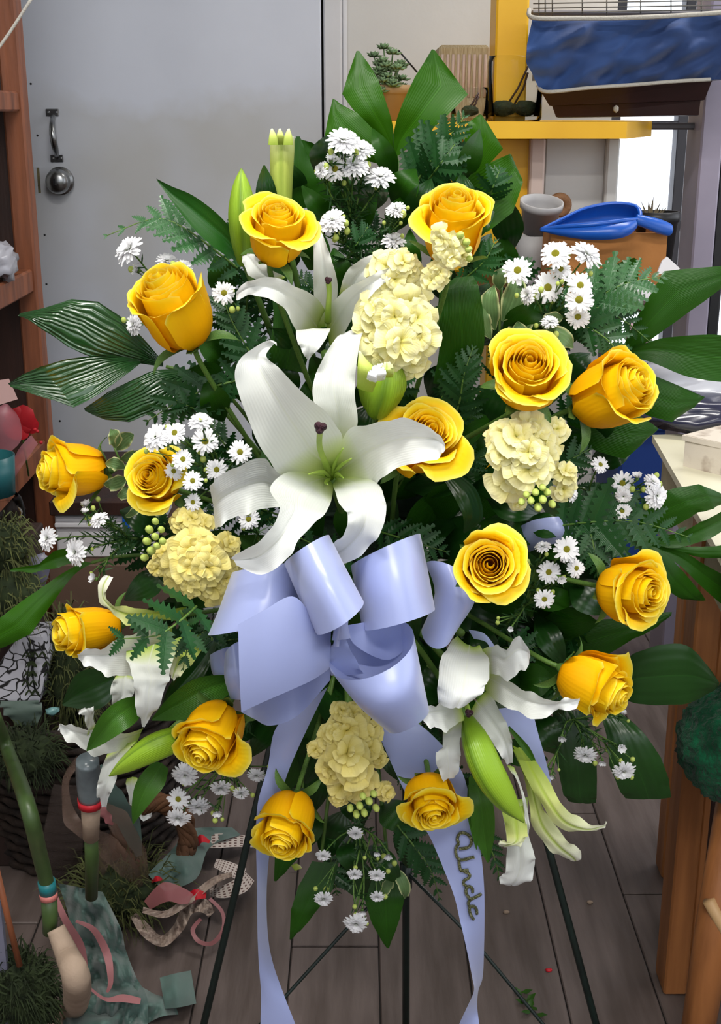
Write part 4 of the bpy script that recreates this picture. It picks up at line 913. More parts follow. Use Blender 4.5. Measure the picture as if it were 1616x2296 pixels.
def aster(label, heads, base, Y, nleaf=60, buds=6, seed=0, lm='needle_green', out=(0, -1, .3)):
    rd = random.Random(seed+50); B = P(base[0], base[1], base[2]); t = thing('aster_spray', label, 'aster', B, 'white aster sprays')
    cx = sum(h[0] for h in heads)/len(heads); cy = sum(h[1] for h in heads)/len(heads)
    hub = P(base[0]*.5+cx*.5, base[1]*.5+cy*.5, (Y+base[2])/2+.01); needles = []; ends = []
    Bm = Matrix.Translation(-B)
    stems = [tube([B, B.lerp(hub, .5)+Vector((0, .004, 0)), hub], [.0022, .002, .0017], 6, sub=3)]
    def needle_along(p0, p1, n, Ln):
        for _ in range(n):
            u = rd.random(); o0 = p0.lerp(p1, u); ax = (p1-p0).normalized()
            d = (ax*rd.uniform(.2, .9)+Vector((rd.gauss(0, .6), rd.gauss(0, .6), rd.gauss(0, .6)))).normalized(); s = d.cross(Vector((rd.gauss(0, 1), rd.gauss(0, 1), rd.gauss(0, 1)))).normalized()
            L_ = Ln*rd.uniform(.6, 1.3); w_ = .0011
            needles.append(([o0+s*w_*.6, o0-s*w_*.6, o0+d*L_*.5+s*w_, o0+d*L_*.5-s*w_, o0+d*L_], [(0, 1, 3, 2), (2, 3, 4)]))
    needle_along(B, hub, nleaf//3, .018)
    for k, h in enumerate(heads):
        px, py, r = h[:3]; fac = Vector(h[3]) if len(h) > 3 else None
        Yh = Y+rd.uniform(-.012, .012); p = P(px, py, Yh); rr = r*S(Yh)
        if fac is None: fac = Vector(((px-cx)*.004+rd.uniform(-.35, .35), -1, (cy-py)*.004+rd.uniform(-.1, .45)))
        fac0 = fac.copy(); fac = face(px, py, fac); back = p-fac*rr*.4
        mid = hub.lerp(back, .6)+Vector((rd.uniform(-.005, .005), .008, rd.uniform(-.005, .005)))
        stems.append(tube([hub, mid, back], [.0013, .0011, .0009], 5, sub=3)); ends.append((mid, back))
        o = put('flower_head', AST[2 if r <= 15 else (3 if fac0[2] > .5 or fac0[2] < -.4 or abs(fac0[0]) > .65 else (k+seed) % 2)], t, Bm @ aim(p, fac, rd.uniform(0, 6), rr*1.28)); put('calyx', CAL, o)
        if r > 15 and not (fac0[2] > .5 or fac0[2] < -.4 or abs(fac0[0]) > .65): put('center_disc', DISC, o)
        needle_along(mid, back, max(3, nleaf//(2*len(heads))), .013); needle_along(hub, mid, max(3, nleaf//(2*len(heads))), .016)
    for _ in range(buds):
        m_, b_ = rd.choice(ends); p = b_+Vector((rd.uniform(-.016, .016), rd.uniform(-.004, .012), rd.uniform(-.018, .010)))
        stems.append(tube([m_, p], .0007, 4)); put('flower_bud', ABUD, t, Bm @ aim(p, (0, -.5, 1), 0, rd.uniform(.0022, .0042)))
    part('stem', join(*stems), 'stem_green', t)
    o = part('foliage', join(*needles), lm, t); o['kind'] = 'stuff'
    return t
UPF = (0, -.62, .8); LFT = (-.85, -.6, .2); RGT = (.8, -.6, .2); DWN = (0, -.62, -.8)
aster('white aster spray rising in front of the top palm leaf', [(770, 316, 30, UPF), (812, 336, 22, UPF), (795, 372, 27, (0, -.6, .8)), (750, 378, 22), (720, 382, 16, LFT), (853, 398, 27, UPF), (742, 360, 14, UPF)], (800, 640, .90), .865, 420, 16, 1)
aster('low white aster stems between the two upper roses', [(745, 495, 25, (-.2, -.7, .7)), (888, 470, 19, UPF), (883, 540, 22, (0, -.6, .8))], (815, 700, .88), .835, 420, 18, 2)
aster('white asters left of the upper left rose against the door', [(290, 560, 30, (-.7, -.5, .6)), (375, 586, 20, UPF), (310, 606, 15, LFT), (304, 664, 20, LFT), (300, 728, 20, LFT), (412, 597, 16, UPF)], (470, 780, .92), .885, 90, 6, 3)
aster('single white aster below the ruscus leaf at upper left', [(502, 657, 21, (0, -1, .1))], (545, 800, .89), .845, 50, 3, 4)
aster('largest white aster cluster at left around the small rose', [(350, 981, 27), (392, 971, 22), (450, 945, 23, (0, -.7, .7)), (460, 990, 25, (0, -1, .2)), (538, 1014, 22, (0, -1, .1)), (485, 1053, 21), (432, 1078, 19), (410, 1030, 20, (0, -1, .2)), (390, 1056, 18), (433, 1126, 17, (-.3, -.9, 0))], (560, 1130, .88), .80, 130, 12, 5)
aster('white aster peeking out under the left lily petal', [(557, 1164, 21, (0, -1, 0))], (600, 1250, .87), .80, 40, 2, 16)
aster('white asters spreading left below the far left rose', [(195, 1136, 15, (-.3, -.6, .8)), (222, 1165, 19, (-.4, -.6, .7)), (107, 1208, 24, LFT), (170, 1238, 27, (-.8, -.6, 0)), (190, 1150, 11, UPF), (214, 1298, 15, LFT)], (400, 1215, .90), .86, 220, 8, 6)
aster('white aster cluster at upper right against the cardboard box', [(1160, 607, 26, (0, -1, .3)), (1245, 570, 28, (-.1, -.8, .5)), (1257, 603, 19, (0, -1, .1)), (1315, 572, 31, (.5, -.5, .7)), (1228, 645, 27, (0, -1, .1)), (1300, 640, 24, (.2, -.8, .2)), (1298, 672, 26, (-.1, -1, 0)), (1295, 710, 22, (0, -1, -.1)), (1232, 722, 17, UPF), (1183, 662, 19, LFT), (1270, 622, 14)], (1190, 830, .90), .835, 150, 14, 7)
aster('white asters at right above the dark fern tips', [(1345, 1042, 17, (.4, -.8, .3)), (1395, 1083, 22, (0, -1, .1)), (1428, 1072, 14, UPF), (1470, 1112, 26, (.7, -.8, 0)), (1462, 1080, 18, (.5, -.7, .6)), (1397, 1112, 16, (0, -.8, -.4)), (1395, 1145, 17, (-.1, -1, -.1)), (1320, 1142, 18, (-.1, -1, .2)), (1280, 1106, 18, RGT)], (1240, 1230, .90), .845, 130, 10, 8)
aster('white asters right of the forward facing rose', [(1270, 1232, 25, (.1, -1, .1)), (1291, 1274, 19, (.5, -.9, 0)), (1230, 1283, 22, (-.1, -1, 0)), (1258, 1298, 13, (.2, -1, -.3)), (1220, 1343, 20, (.1, -.9, -.3)), (1217, 1226, 16, UPF), (1145, 1408, 9)], (1120, 1420, .88), .80, 160, 10, 9)
aster('white asters hanging under the drooping left rose', [(415, 1737, 27, (-.1, -.7, -.6)), (495, 1766, 24, (0, -.5, -.9)), (400, 1791, 23, (-.2, -.9, -.3)), (445, 1808, 25, (0, -.6, -.8)), (486, 1818, 15, DWN), (400, 1833, 26, (-.2, -.5, -.8)), (540, 1778, 18, DWN), (575, 1738, 19, DWN)], (560, 1610, .88), .82, 130, 12, 10)
aster('white asters hanging at the bottom centre of the spray', [(725, 1918, 16, DWN), (797, 1868, 17, DWN), (725, 2015, 21, DWN), (795, 1960, 16, DWN), (845, 1962, 18, DWN), (845, 2010, 16, DWN), (798, 2070, 26, DWN), (870, 1915, 14, DWN), (812, 2042, 13, DWN), (845, 1910, 11, DWN)], (800, 1740, .88), .84, 260, 16, 11)
aster('white asters and buds at lower right under the drooping rose', [(1312, 1692, 24, (0, -.6, -.8)), (1398, 1728, 24, (.2, -.7, -.7)), (1260, 1651, 13, DWN), (1391, 1601, 14, (.4, -.5, .7)), (1392, 1676, 14, (.2, -.8, -.3)), (1350, 1706, 12, DWN), (1235, 1738, 10, DWN)], (1240, 1540, .88), .84, 170, 14, 12)
# ------------------------------------------------------------------ broad leaves and palms
def leaf(name, label, cat, rows, m, group=None, parent=None, **kw):
    kw = dict(nu=10, sub=5, groove=.002, cup=.004, ruf=.0015) | kw
    g = sheet(rows, **kw)
    if parent is not None: return part(name, g, m, parent)
    b = Vector(g[0][len(g[0])//2 if False else kw['nu']//2])
    o = part(name, g, m); tag(o, label, cat, group); return o
def palm(label, base, segs, m, stalk=None, group='palm leaves', clip=True):
    B = P(*base); t = thing('palm_frond', label, 'palm leaf', B, group)
    for k, s in enumerate(segs):
        wd = [math.hypot(r[0]-r[2], r[1]-r[3]) for r in s]; hd = max(range(1, len(s)), key=lambda i: wd[i]) if clip else None
        leaf('leaflet', None, None, s, m, parent=t, seed=k, groove=.0015, cup=(.004 if k % 2 else -.004), hard=hd)
    st = [B]+([P(*q) for q in stalk] if stalk else [])
    e = st[-1]
    part('stalk', tube(st+[e.lerp(FOAM, .5)+Vector((0, .02, 0)), FOAM], [.0022]*len(st)+[.003, .003], 8, sub=3), 'stem_green', t)
    return t
Y = .93
palm('bright green palm leaf of three clipped blades at the very top', (886, 350, Y), [
 [(878, 335, 886, 335, Y), (835, 290, 880, 280, Y-.004), (795, 250, 864, 225, Y-.008), (767, 211, 848, 180, Y-.004), (780, 168, 830, 148, Y), (799, 114, 805, 114, Y+.004)],
 [(884, 340, 889, 352, Y-.003), (884, 290, 922, 326, Y-.008), (900, 237, 985, 275, Y-.014), (930, 172, 1049, 212, Y-.012), (951, 139, 1010, 160, Y-.008), (968, 110, 974, 112, Y-.004)],
 [(868, 372, 886, 350, Y-.004), (800, 352, 850, 305, Y-.01), (728, 304, 802, 254, Y-.01), (735, 265, 765, 234, Y-.008), (746, 221, 752, 224, Y-.006)]], 'palm_leaf', [(888, 420, .92)])
palm('green palm leaf with notched blades behind the upper right rose', (1000, 520, .93), [
 [(1000, 450, 1030, 450, .93), (1035, 340, 1075, 392, .925), (1048, 276, 1128, 334, .92), (1072, 258, 1090, 272, .92), (1076, 256, 1080, 258, .92)],
 [(1005, 450, 1040, 525, .92), (1055, 392, 1092, 520, .912), (1100, 364, 1150, 476, .91), (1142, 345, 1172, 408, .912), (1146, 346, 1171, 402, .914)]], 'palm_leaf')
palm('dark palm leaf left of the top aster spray', (700, 470, .945), [
 [(650, 470, 730, 460, .945), (636, 400, 715, 410, .94), (645, 352, 690, 350, .94), (664, 306, 672, 306, .94)],
 [(690, 470, 760, 460, .95), (680, 400, 748, 400, .95), (668, 340, 742, 350, .95), (664, 310, 700, 320, .95)]], 'palm_dark')
Y = .92
palm('wet shiny palm leaf with three blades reaching far left', (372, 822, .91), [
 [(366, 812, 366, 822, .91), (330, 768, 290, 812, .90), (280, 718, 210, 801, .895), (220, 676, 150, 776, .893), (160, 671, 100, 742, .893), (100, 690, 66, 718, .895), (46, 702, 40, 708, .90)],
 [(314, 806, 316, 814, .90), (240, 797, 285, 838, .885), (160, 804, 222, 884, .875), (90, 822, 165, 914, .87), (50, 840, 90, 888, .87), (18, 860, 24, 868, .872)]], 'palm_glossy', [(430, 838, .91), (500, 870, .91)])
palm('shiny dark palm blade under the wet left palm leaf', (420, 830, .905), [
 [(420, 828, 430, 850, .905), (350, 830, 400, 885, .895), (300, 850, 350, 922, .89), (240, 880, 290, 946, .89), (205, 905, 235, 942, .892), (188, 916, 192, 922, .895)]], 'palm_glossy')
palm('broad dark green palm leaf with three blades at the right edge', (1395, 795, .93), [
 [(1392, 785, 1400, 802, .93), (1430, 708, 1452, 765, .92), (1488, 608, 1545, 700, .915), (1616, 596, 1625, 640, .915), (1660, 592, 1662, 610, .92)],
 [(1396, 786, 1398, 800, .925), (1480, 760, 1460, 812, .915), (1560, 751, 1545, 846, .91), (1640, 752, 1640, 858, .912), (1680, 780, 1680, 830, .915)],
 [(1390, 850, 1392, 880, .93), (1450, 836, 1450, 932, .92), (1520, 864, 1506, 946, .918), (1565, 884, 1552, 915, .918), (1580, 890, 1576, 895, .918)]], 'palm_dark', [(1300, 850, .93)])
palm('right palm leaf of five narrow blades over the white table', (1420, 1212, .92), [
 [(1425, 1205, 1430, 1215, .92), (1450, 1122, 1505, 1182, .91), (1500, 1098, 1565, 1150, .905), (1566, 1085, 1600, 1140, .905), (1620, 1108, 1622, 1128, .91)],
 [(1430, 1213, 1432, 1220, .918), (1520, 1195, 1520, 1228, .908), (1580, 1166, 1590, 1208, .905), (1650, 1130, 1660, 1170, .908)],
 [(1430, 1214, 1430, 1220, .918), (1530, 1226, 1530, 1242, .908), (1600, 1224, 1600, 1252, .905), (1680, 1218, 1680, 1250, .908)],
 [(1432, 1214, 1428, 1220, .916), (1525, 1236, 1515, 1262, .906), (1590, 1272, 1575, 1318, .902), (1640, 1300, 1630, 1365, .905)],
 [(1434, 1216, 1426, 1218, .914), (1485, 1236, 1450, 1250, .904), (1530, 1280, 1485, 1316, .90), (1572, 1330, 1528, 1344, .902), (1582, 1346, 1560, 1346, .904)]], 'palm_dark', [(1330, 1200, .92)])
palm('long green blade stretching to the lower left edge', (205, 1262, .90), [
 [(190, 1258, 210, 1262, .90), (140, 1286, 165, 1290, .885), (60, 1340, 112, 1360, .875), (10, 1378, 70, 1420, .87), (-30, 1402, 10, 1452, .87), (-80, 1440, -70, 1470, .875)],
 [(165, 1225, 170, 1260, .905), (120, 1236, 125, 1274, .90), (88, 1264, 70, 1284, .90), (24, 1276, 22, 1281, .90)]], 'palm_leaf', [(300, 1245, .91)])
palm('dark cut leaf blade below the sideways right rose', (1250, 960, .92), [
 [(1270, 930, 1270, 980, .92), (1340, 905, 1330, 1008, .91), (1420, 924, 1400, 1030, .905), (1462, 950, 1440, 995, .905), (1476, 961, 1472, 966, .905)]], 'palm_dark')
palm('wide dark leaf spreading behind the right hand roses', (1230, 1450, .91), [
 [(1220, 1420, 1230, 1480, .91), (1300, 1390, 1335, 1482, .90), (1400, 1386, 1420, 1434, .895), (1470, 1376, 1475, 1404, .895), (1506, 1372, 1504, 1380, .895)]], 'palm_dark')
palm('glossy oval leaf at right above the green cushion', (1370, 1545, .90), [
 [(1370, 1530, 1372, 1556, .90), (1410, 1474, 1410, 1572, .885), (1470, 1448, 1470, 1582, .88), (1540, 1448, 1540, 1576, .88), (1582, 1488, 1585, 1558, .885), (1612, 1530, 1610, 1538, .89)]], 'salal_leaf', clip=False)
palm('large dark cut leaf hanging at lower right before the wooden post', (1360, 1600, .90), [
 [(1340, 1590, 1380, 1590, .90), (1360, 1650, 1440, 1640, .885), (1365, 1715, 1482, 1700, .88), (1390, 1775, 1500, 1750, .882), (1402, 1790, 1504, 1788, .884)]], 'salal_leaf')
palm('dark cut leaf left of the hanging lower right leaf', (1270, 1580, .905), [
 [(1240, 1590, 1310, 1590, .905), (1238, 1650, 1325, 1650, .895), (1250, 1720, 1338, 1720, .89), (1262, 1780, 1337, 1790, .892), (1275, 1797, 1335, 1800, .894)]], 'salal_leaf')
palm('pointed dark leaf at bottom left of the hanging asters', (720, 1920, .90), [
 [(700, 1930, 760, 1930, .90), (668, 1990, 745, 1995, .89), (652, 2040, 705, 2050, .885), (650, 2085, 672, 2088, .885), (649, 2106, 652, 2107, .886)]], 'palm_dark')
palm('pointed dark leaf at bottom right of the hanging asters', (870, 1940, .90), [
 [(840, 1950, 895, 1950, .90), (818, 2020, 910, 2000, .89), (835, 2075, 896, 2060, .886), (866, 2125, 872, 2126, .886)]], 'palm_dark')
palm('small dark leaf tip left of the lowest rose', (660, 1850, .91), [
 [(620, 1860, 690, 1850, .91), (616, 1920, 668, 1925, .90), (614, 1975, 620, 1976, .90)]], 'palm_dark')
palm('broad bright leaf behind the round stock head', (1010, 860, .86), [
 [(970, 860, 1050, 860, .86), (985, 780, 1084, 780, .85), (980, 710, 1082, 690, .845), (985, 650, 1072, 640, .845), (1020, 622, 1060, 618, .85)]], 'palm_dark')
palm('dark leaf behind the lower edge of the bow', (740, 1560, .87), [
 [(680, 1560, 760, 1560, .87), (650, 1640, 720, 1650, .865), (640, 1730, 680, 1740, .865), (636, 1780, 640, 1782, .87)]], 'palm_dark')
def ruscus(label, rows, m='ruscus_leaf', group='single blade leaves', **kw):
    g = sheet(rows, 10, 5, groove=.002, cup=.005, **kw); o = part('leaf_blade', g, m); tag(o, label, 'leaf', group); return o
ruscus('long pointed green leaf at upper left against the door', [(548, 578, 536, 588, .875), (517, 514, 505, 572, .87), (481, 474, 468, 545, .868), (430, 437, 425, 502, .868), (385, 418, 390, 458, .87), (350, 400, 354, 408, .875)])
ruscus('broad lily leaf lying over the low left lily', cl([(325, 1568, .79), (290, 1592, .765), (250, 1622, .755), (215, 1660, .76), (194, 1684, .765)], [10, 30, 30, 16, 1]), 'lily_leaf')
ruscus('narrow lily leaf pointing down beneath the long left bud', cl([(362, 1715, .80), (345, 1745, .79), (325, 1775, .785), (308, 1815, .785), (298, 1848, .79)], [18, 28, 26, 14, 1]), 'lily_leaf')
ruscus('dark oval leaf behind the low left lily', cl([(255, 1525, .85), (220, 1540, .845), (185, 1555, .845), (140, 1580, .85)], [24, 44, 42, 3]), 'salal_leaf')
ruscus('long lily leaf running under the side lily toward the bow', cl([(520, 1530, .80), (460, 1552, .785), (400, 1585, .78), (340, 1614, .785)], [18, 36, 32, 2]), 'lily_leaf')
ruscus('slim dark leaf between the side lily and the bow', cl([(480, 1440, .82), (440, 1500, .805), (395, 1550, .80), (360, 1595, .805)], [8, 24, 20, 2]), 'salal_leaf')
ruscus('slim green leaf beside the lettered ribbon', cl([(1062, 1740, .79), (1078, 1800, .775), (1085, 1870, .775), (1094, 1934, .78)], [12, 26, 24, 2]), 'lily_leaf')
ruscus('thin leaf folded along the lettered ribbon edge', cl([(1056, 1760, .785), (1062, 1830, .775), (1068, 1905, .775)], [8, 14, 1]), 'lily_leaf')
ruscus('thin leaf in front of the lower right ribbon piece', cl([(1140, 1630, .80), (1180, 1680, .795), (1205, 1720, .80)], [3, 8, 1]), 'lily_leaf')
ruscus('dark leaf curling down beside the forward facing rose', cl([(1010, 1070, .84), (1045, 1110, .83), (1060, 1160, .83), (1040, 1195, .84)], [16, 26, 22, 2]), 'salal_leaf')
ruscus('tall dark leaf right of the upper lily pair', cl([(640, 830, .87), (650, 770, .865), (640, 700, .87), (610, 640, .875)], [40, 44, 28, 4]), 'palm_dark')
ruscus('upright leaf behind the upper right asters', cl([(1330, 720, .91), (1370, 660, .905), (1405, 610, .90), (1425, 580, .90)], [46, 50, 30, 4]), 'palm_dark')
# variegated pittosporum sprigs
def pitto(label, stem, leaves, seed=0):
    B = P(*stem[0]); t = thing('pittosporum_sprig', label, 'foliage sprig', B, 'variegated pittosporum sprigs')
    part('twig', tube([P(*q) for q in stem], .0014, 6, sub=3), 'stem_green', t)
    for k, (x0, y0, x1, y1, w_, Y) in enumerate(leaves):
        dx, dy = x1-x0, y1-y0; bx, by = -dy*.10*(1 if k % 2 else -1), dx*.10*(1 if k % 2 else -1)
        part('leaf', sheet(cl([(x0, y0, Y), (x0+dx*.35+bx, y0+dy*.35+by, Y-.006), (x0+dx*.75+bx, y0+dy*.75+by, Y-.007), (x1, y1, Y)], [2, w_, w_*.85, 1.5], tilt=.006*((k % 3)-1)), 8, 4, cup=.003, ruf=.003, rfreq=8, seed=k+seed), 'pitto_leaf', t)
pitto('variegated sprig between the two left roses', [(330, 1150, .88), (290, 1080, .87), (255, 1000, .87)], [(285, 1070, 232, 1085, 16, .855), (280, 1050, 236, 1040, 14, .86), (262, 1010, 300, 975, 18, .86), (258, 1005, 248, 962, 15, .86), (300, 1090, 262, 1112, 14, .86), (270, 1030, 312, 1010, 14, .865), (320, 1120, 280, 1158, 9, .86), (330, 1125, 372, 1152, 10, .86)])
pitto('variegated sprig behind the rose above the right stock', [(1180, 800, .87), (1240, 770, .865), (1275, 745, .86)], [(1215, 745, 1285, 780, 22, .85), (1200, 760, 1270, 800, 20, .855), (1215, 735, 1262, 710, 17, .855), (1240, 800, 1248, 850, 15, .855), (1190, 770, 1160, 720, 18, .86)], 7)
pitto('grey green variegated sprig left of the upper right asters', [(1120, 800, .88), (1120, 720, .87), (1125, 640, .87)], [(1110, 740, 1108, 640, 22, .86), (1125, 720, 1155, 610, 26, .865), (1100, 760, 1085, 680, 18, .86), (1130, 760, 1190, 690, 22, .87), (1120, 650, 1130, 600, 16, .865)], 12)
pitto('variegated sprig at the bottom right of the hanging asters', [(860, 1890, .89), (885, 1950, .88), (900, 2000, .88)], [(885, 1950, 908, 2015, 14, .87), (870, 1930, 895, 1960, 12, .875), (875, 1960, 850, 2010, 12, .875)], 17)
# ------------------------------------------------------------------ ferns
def pinna_mesh(seed, lobes, m):
    """toothed pinna, x 0..1 along, folded slightly along its rib"""
    rd = random.Random(seed); top = [(0, .03)]
    for k in range(lobes):
        x0 = (k+.15)/lobes; env = .20*math.sin(PI*min(1, .25+.75*x0))**.9*(1-.15*x0)
        top += [(x0, env*.55), (x0+.62/lobes, env*1.15), (x0+.85/lobes, env*.62)]
    top.append((1, 0)); V = []; U = []; Fc = []
    n = len(top)
    for (x, y) in top:
        zz = -.06*x*x
        V += [Vector((x, y, zz+abs(y)*.22)), Vector((x, 0, zz)), Vector((x, -y, zz+abs(y)*.22))]; U += [(0, x), (.5, x), (1, x)]
    for i in range(n-1):
        a = i*3; Fc += [(a, a+1, a+4, a+3), (a+1, a+2, a+5, a+4)]
    return mk_mesh('pinna', V, Fc, m, U, False)
PIN = {m: [pinna_mesh(k, 6+k, m) for k in range(3)] for m in ('fern_leaf', 'fern_light')}
def fern(label, pts, lmax, n=12, m='fern_leaf', ang=58, nrm=(0, -1, 0), shape=(.75, 1.0, .7, .15), group='leatherleaf fern fronds', seed=0, jit=.25):
    W = [P(*q) for q in pts]; B = W[0]; t = thing('fern_frond', label, 'fern', B, group); rd = random.Random(seed+3)
    ws = [tuple(w_) for w_ in W]
    part('rachis', tube([Vector(cr(ws, k/12)) for k in range(13)], [.0016-.0011*k/12 for k in range(13)], 6), 'stem_green', t)
    Nn = Vector(nrm).normalized(); L_ = lmax*S(sum(q[2] for q in pts)/len(pts))
    for k in range(n):
        u = .06+.92*k/(n-1); p = Vector(cr(ws, u)); tg = (Vector(cr(ws, min(1, u+.02)))-Vector(cr(ws, max(0, u-.02)))).normalized()
        nn = (Nn-tg*Nn.dot(tg)).normalized(); side = nn.cross(tg)
        ln = cr([(s_,) for s_ in shape], u)[0]*L_
        for sg in (-1, 1):
            a = math.radians(ang*(1-.45*u)+rd.uniform(-6, 6)); d = (tg*math.cos(a)+side*sg*math.sin(a)+nn*rd.uniform(-jit, jit)).normalized()
            z = (nn-d*nn.dot(d)).normalized(); y = z.cross(d); l2 = ln*rd.uniform(.9, 1.1)
            M = Matrix((d*l2, y*l2*1.15, z*l2)).transposed().to_4x4(); M.translation = p-B
            put('pinna', PIN[m][k % 3], t, M)
    return t
fern('pale shiny fern frond arching over the upper left asters', [(545, 612, .90), (480, 560, .885), (410, 510, .88), (345, 490, .88), (236, 530, .885)], 78, 11, 'fern_light', 60, (.1, -.8, .6), seed=1)
fern('fern frond standing right of the top palm blades', [(900, 470, .92), (945, 390, .91), (990, 330, .905), (1040, 262, .90)], 95, 12, 'fern_leaf', 62, (0, -.9, .3), seed=2)
fern('fern frond over the dark blade left of the big lily', [(540, 850, .87), (470, 870, .865), (400, 900, .865), (330, 945, .87)], 85, 10, 'fern_leaf', 62, seed=3)
fern('fern frond below the upper left lily arm', [(600, 860, .87), (560, 790, .865), (520, 720, .865), (490, 640, .87)], 70, 10, 'fern_leaf', 60, seed=4)
fern('long fern frond reaching right under the upper right asters', [(1240, 740, .89), (1310, 690, .88), (1390, 640, .875), (1485, 620, .88)], 105, 12, 'fern_light', 62, (0, -.8, .5), seed=5)
fern('fern frond drooping beside the sideways right rose', [(1250, 720, .88), (1310, 730, .865), (1370, 770, .855), (1395, 825, .85)], 70, 10, 'fern_leaf', 55, seed=6)
fern('fern frond pointing right above the rightmost palm join', [(1260, 700, .885), (1340, 690, .875), (1400, 720, .87), (1455, 765, .87)], 60, 10, 'fern_leaf', 55, seed=7)
fern('fern frond laid across the side lily', [(440, 1360, .76), (400, 1395, .735), (350, 1425, .725), (275, 1432, .73)], 92, 5, 'fern_leaf', 74, (0, -1, .3), (1.1, 1.15, .95, .6), seed=8, jit=.1)
fern('fern frond hanging down right of the side lily', [(405, 1370, .77), (425, 1410, .75), (420, 1450, .745), (410, 1500, .745)], 60, 6, 'fern_leaf', 50, seed=9)
fern('dark fern frond over the right hand rose', [(1250, 1180, .86), (1330, 1170, .845), (1430, 1170, .84), (1545, 1205, .845)], 110, 11, 'fern_leaf', 68, (0, -1, .2), seed=10)
fern('dark fern frond drooping between the right roses', [(1310, 1150, .86), (1325, 1200, .845), (1335, 1250, .84), (1340, 1300, .845)], 60, 9, 'fern_leaf', 50, seed=11)
fern('fern frond beside the lettered ribbon at the bottom', [(890, 1850, .88), (930, 1900, .87), (965, 1950, .865), (985, 2015, .865)], 70, 9, 'fern_leaf', 55, seed=12)
fern('fern frond by the lower right ribbon edge', [(1070, 1830, .88), (1090, 1880, .88), (1110, 1930, .88), (1122, 1980, .88)], 45, 9, 'fern_leaf', 50, seed=13)
fern('fern frond left of the lower left bow loop', [(480, 1390, .84), (475, 1440, .83), (490, 1480, .83), (500, 1530, .835)], 60, 9, 'fern_leaf', 55, seed=14)
fern('fern frond between the round stock and the right rose', [(1010, 960, .86), (1030, 900, .845), (1040, 840, .84), (1060, 780, .845)], 75, 10, 'fern_leaf', 55, seed=15)
fern('fern frond under the uppermost right rose', [(1020, 640, .88), (1060, 610, .865), (1090, 580, .86), (1110, 540, .86)], 60, 9, 'fern_leaf', 58, (0, -.8, .5), seed=16)
# fill greenery deep in the spray
rd = random.Random(21)
def inside(x, y):
    prof = [(330, 700, 1060), (450, 560, 1120), (600, 500, 1180), (760, 480, 1290), (900, 420, 1370), (1050, 330, 1390), (1200, 300, 1380), (1350, 330, 1330), (1500, 400, 1270), (1600, 470, 1240), (1700, 560, 1200), (1800, 640, 1050), (1900, 690, 930), (1980, 760, 860)]
    if y < prof[0][0] or y > prof[-1][0]: return False
    for a, b in zip(prof[:-1], prof[1:]):
        if a[0] <= y <= b[0]:
            u = (y-a[0])/(b[0]-a[0]); return a[1]*(1-u)+b[1]*u < x < a[2]*(1-u)+b[2]*u
fill = []; tries = 0
while len(fill) < 230 and tries < 60000:
    tries += 1; x, y = rd.uniform(300, 1400), rd.uniform(340, 1980)
    if inside(x, y) and not any(math.hypot(x-a, y-b) < 54 for a, b in fill): fill.append((x, y))
for x, y in [(1100+45*(q % 6)+rd.uniform(-14, 14), 1190+52*(q//6)+rd.uniform(-14, 14)) for q in range(42)]+[(960+rd.uniform(0, 90), 880+40*q) for q in range(8)]:
    if inside(x, y): fill.append((x, y))
REG = (('upper left lily', 640, 640), ('upper right rose', 1010, 560), ('left asters', 430, 1010), ('big central lily', 740, 1000), ('right stock', 1170, 1010), ('right hand palm', 1400, 1000), ('left stock', 400, 1260), ('bow', 760, 1400), ('forward facing rose', 1100, 1280), ('lower left lily', 330, 1560), ('lower right lily', 1060, 1560), ('lower right asters', 1290, 1560), ('hanging stock', 785, 1720), ('hanging asters', 800, 1950))
for k, (x, y) in enumerate(fill):
    near = min(REG, key=lambda r: math.hypot(x-r[1], y-r[2]))[0]
    dx, dy = x-800, y-1250; l = math.hypot(dx, dy)+1; a = math.atan2(dy, dx)+rd.uniform(-.7, .7); L_ = rd.uniform(120, 185); Y = .86+.09*rd.random()
    if l > 380: L_ *= .72
    c_, s_ = math.cos(a)*L_*.5, math.sin(a)*L_*.5
    if k % 4 == 0:
        fern('dark fern frond deep behind the '+near, [(x-c_, y-s_, Y+.02), (x, y, Y-.005), (x+c_, y+s_, Y)], rd.uniform(52, 74), 8, 'fern_leaf', 56, (rd.uniform(-.4, .4), -1, rd.uniform(-.2, .5)), group='deep fern fronds behind the '+near, seed=k)
    else:
        w_ = rd.uniform(30, 50)*(.8 if l > 380 else 1)
        o = part('filler_leaf', sheet(cl([(x-c_, y-s_, Y+.025), (x-c_*.3, y-s_*.3, Y), (x+c_*.4, y+s_*.4, Y-.006), (x+c_, y+s_, Y+.006)], [4, w_, w_*.8, 2], tilt=rd.uniform(-.016, .016)), 6, 3, cup=.004, groove=.002), rd.choice(['salal_leaf', 'palm_dark', 'salal_leaf']))
        tag(o, 'dark green leaf deep behind the '+near, 'leaf', 'deep leaves behind the '+near)
# foam cage that holds every stem; its unseen block also added to stop light
mat('foam_green', C(26, 48, 30), C(18, 34, 22), 30, rough=.9, bump=.5, bscale=90)
t = thing('foam_cage', 'dark green floral foam block in a cage hidden behind the flowers', 'floral foam', P(800, 1400, .98))
fa, fb = P(640, 1560, .93), P(960, 1000, .93)
part('foam_block', bbox(fa.x, fb.x, .925, 1.0, fa.z, fb.z, .01), 'foam_green', t, False)
for k in range(6): part('cage_bar', bbox(fa.x-.004, fb.x+.004, .92, .925, fa.z+(fb.z-fa.z)*(k+.5)/6-.002, fa.z+(fb.z-fa.z)*(k+.5)/6+.002, .001), 'foam_green', t, False)

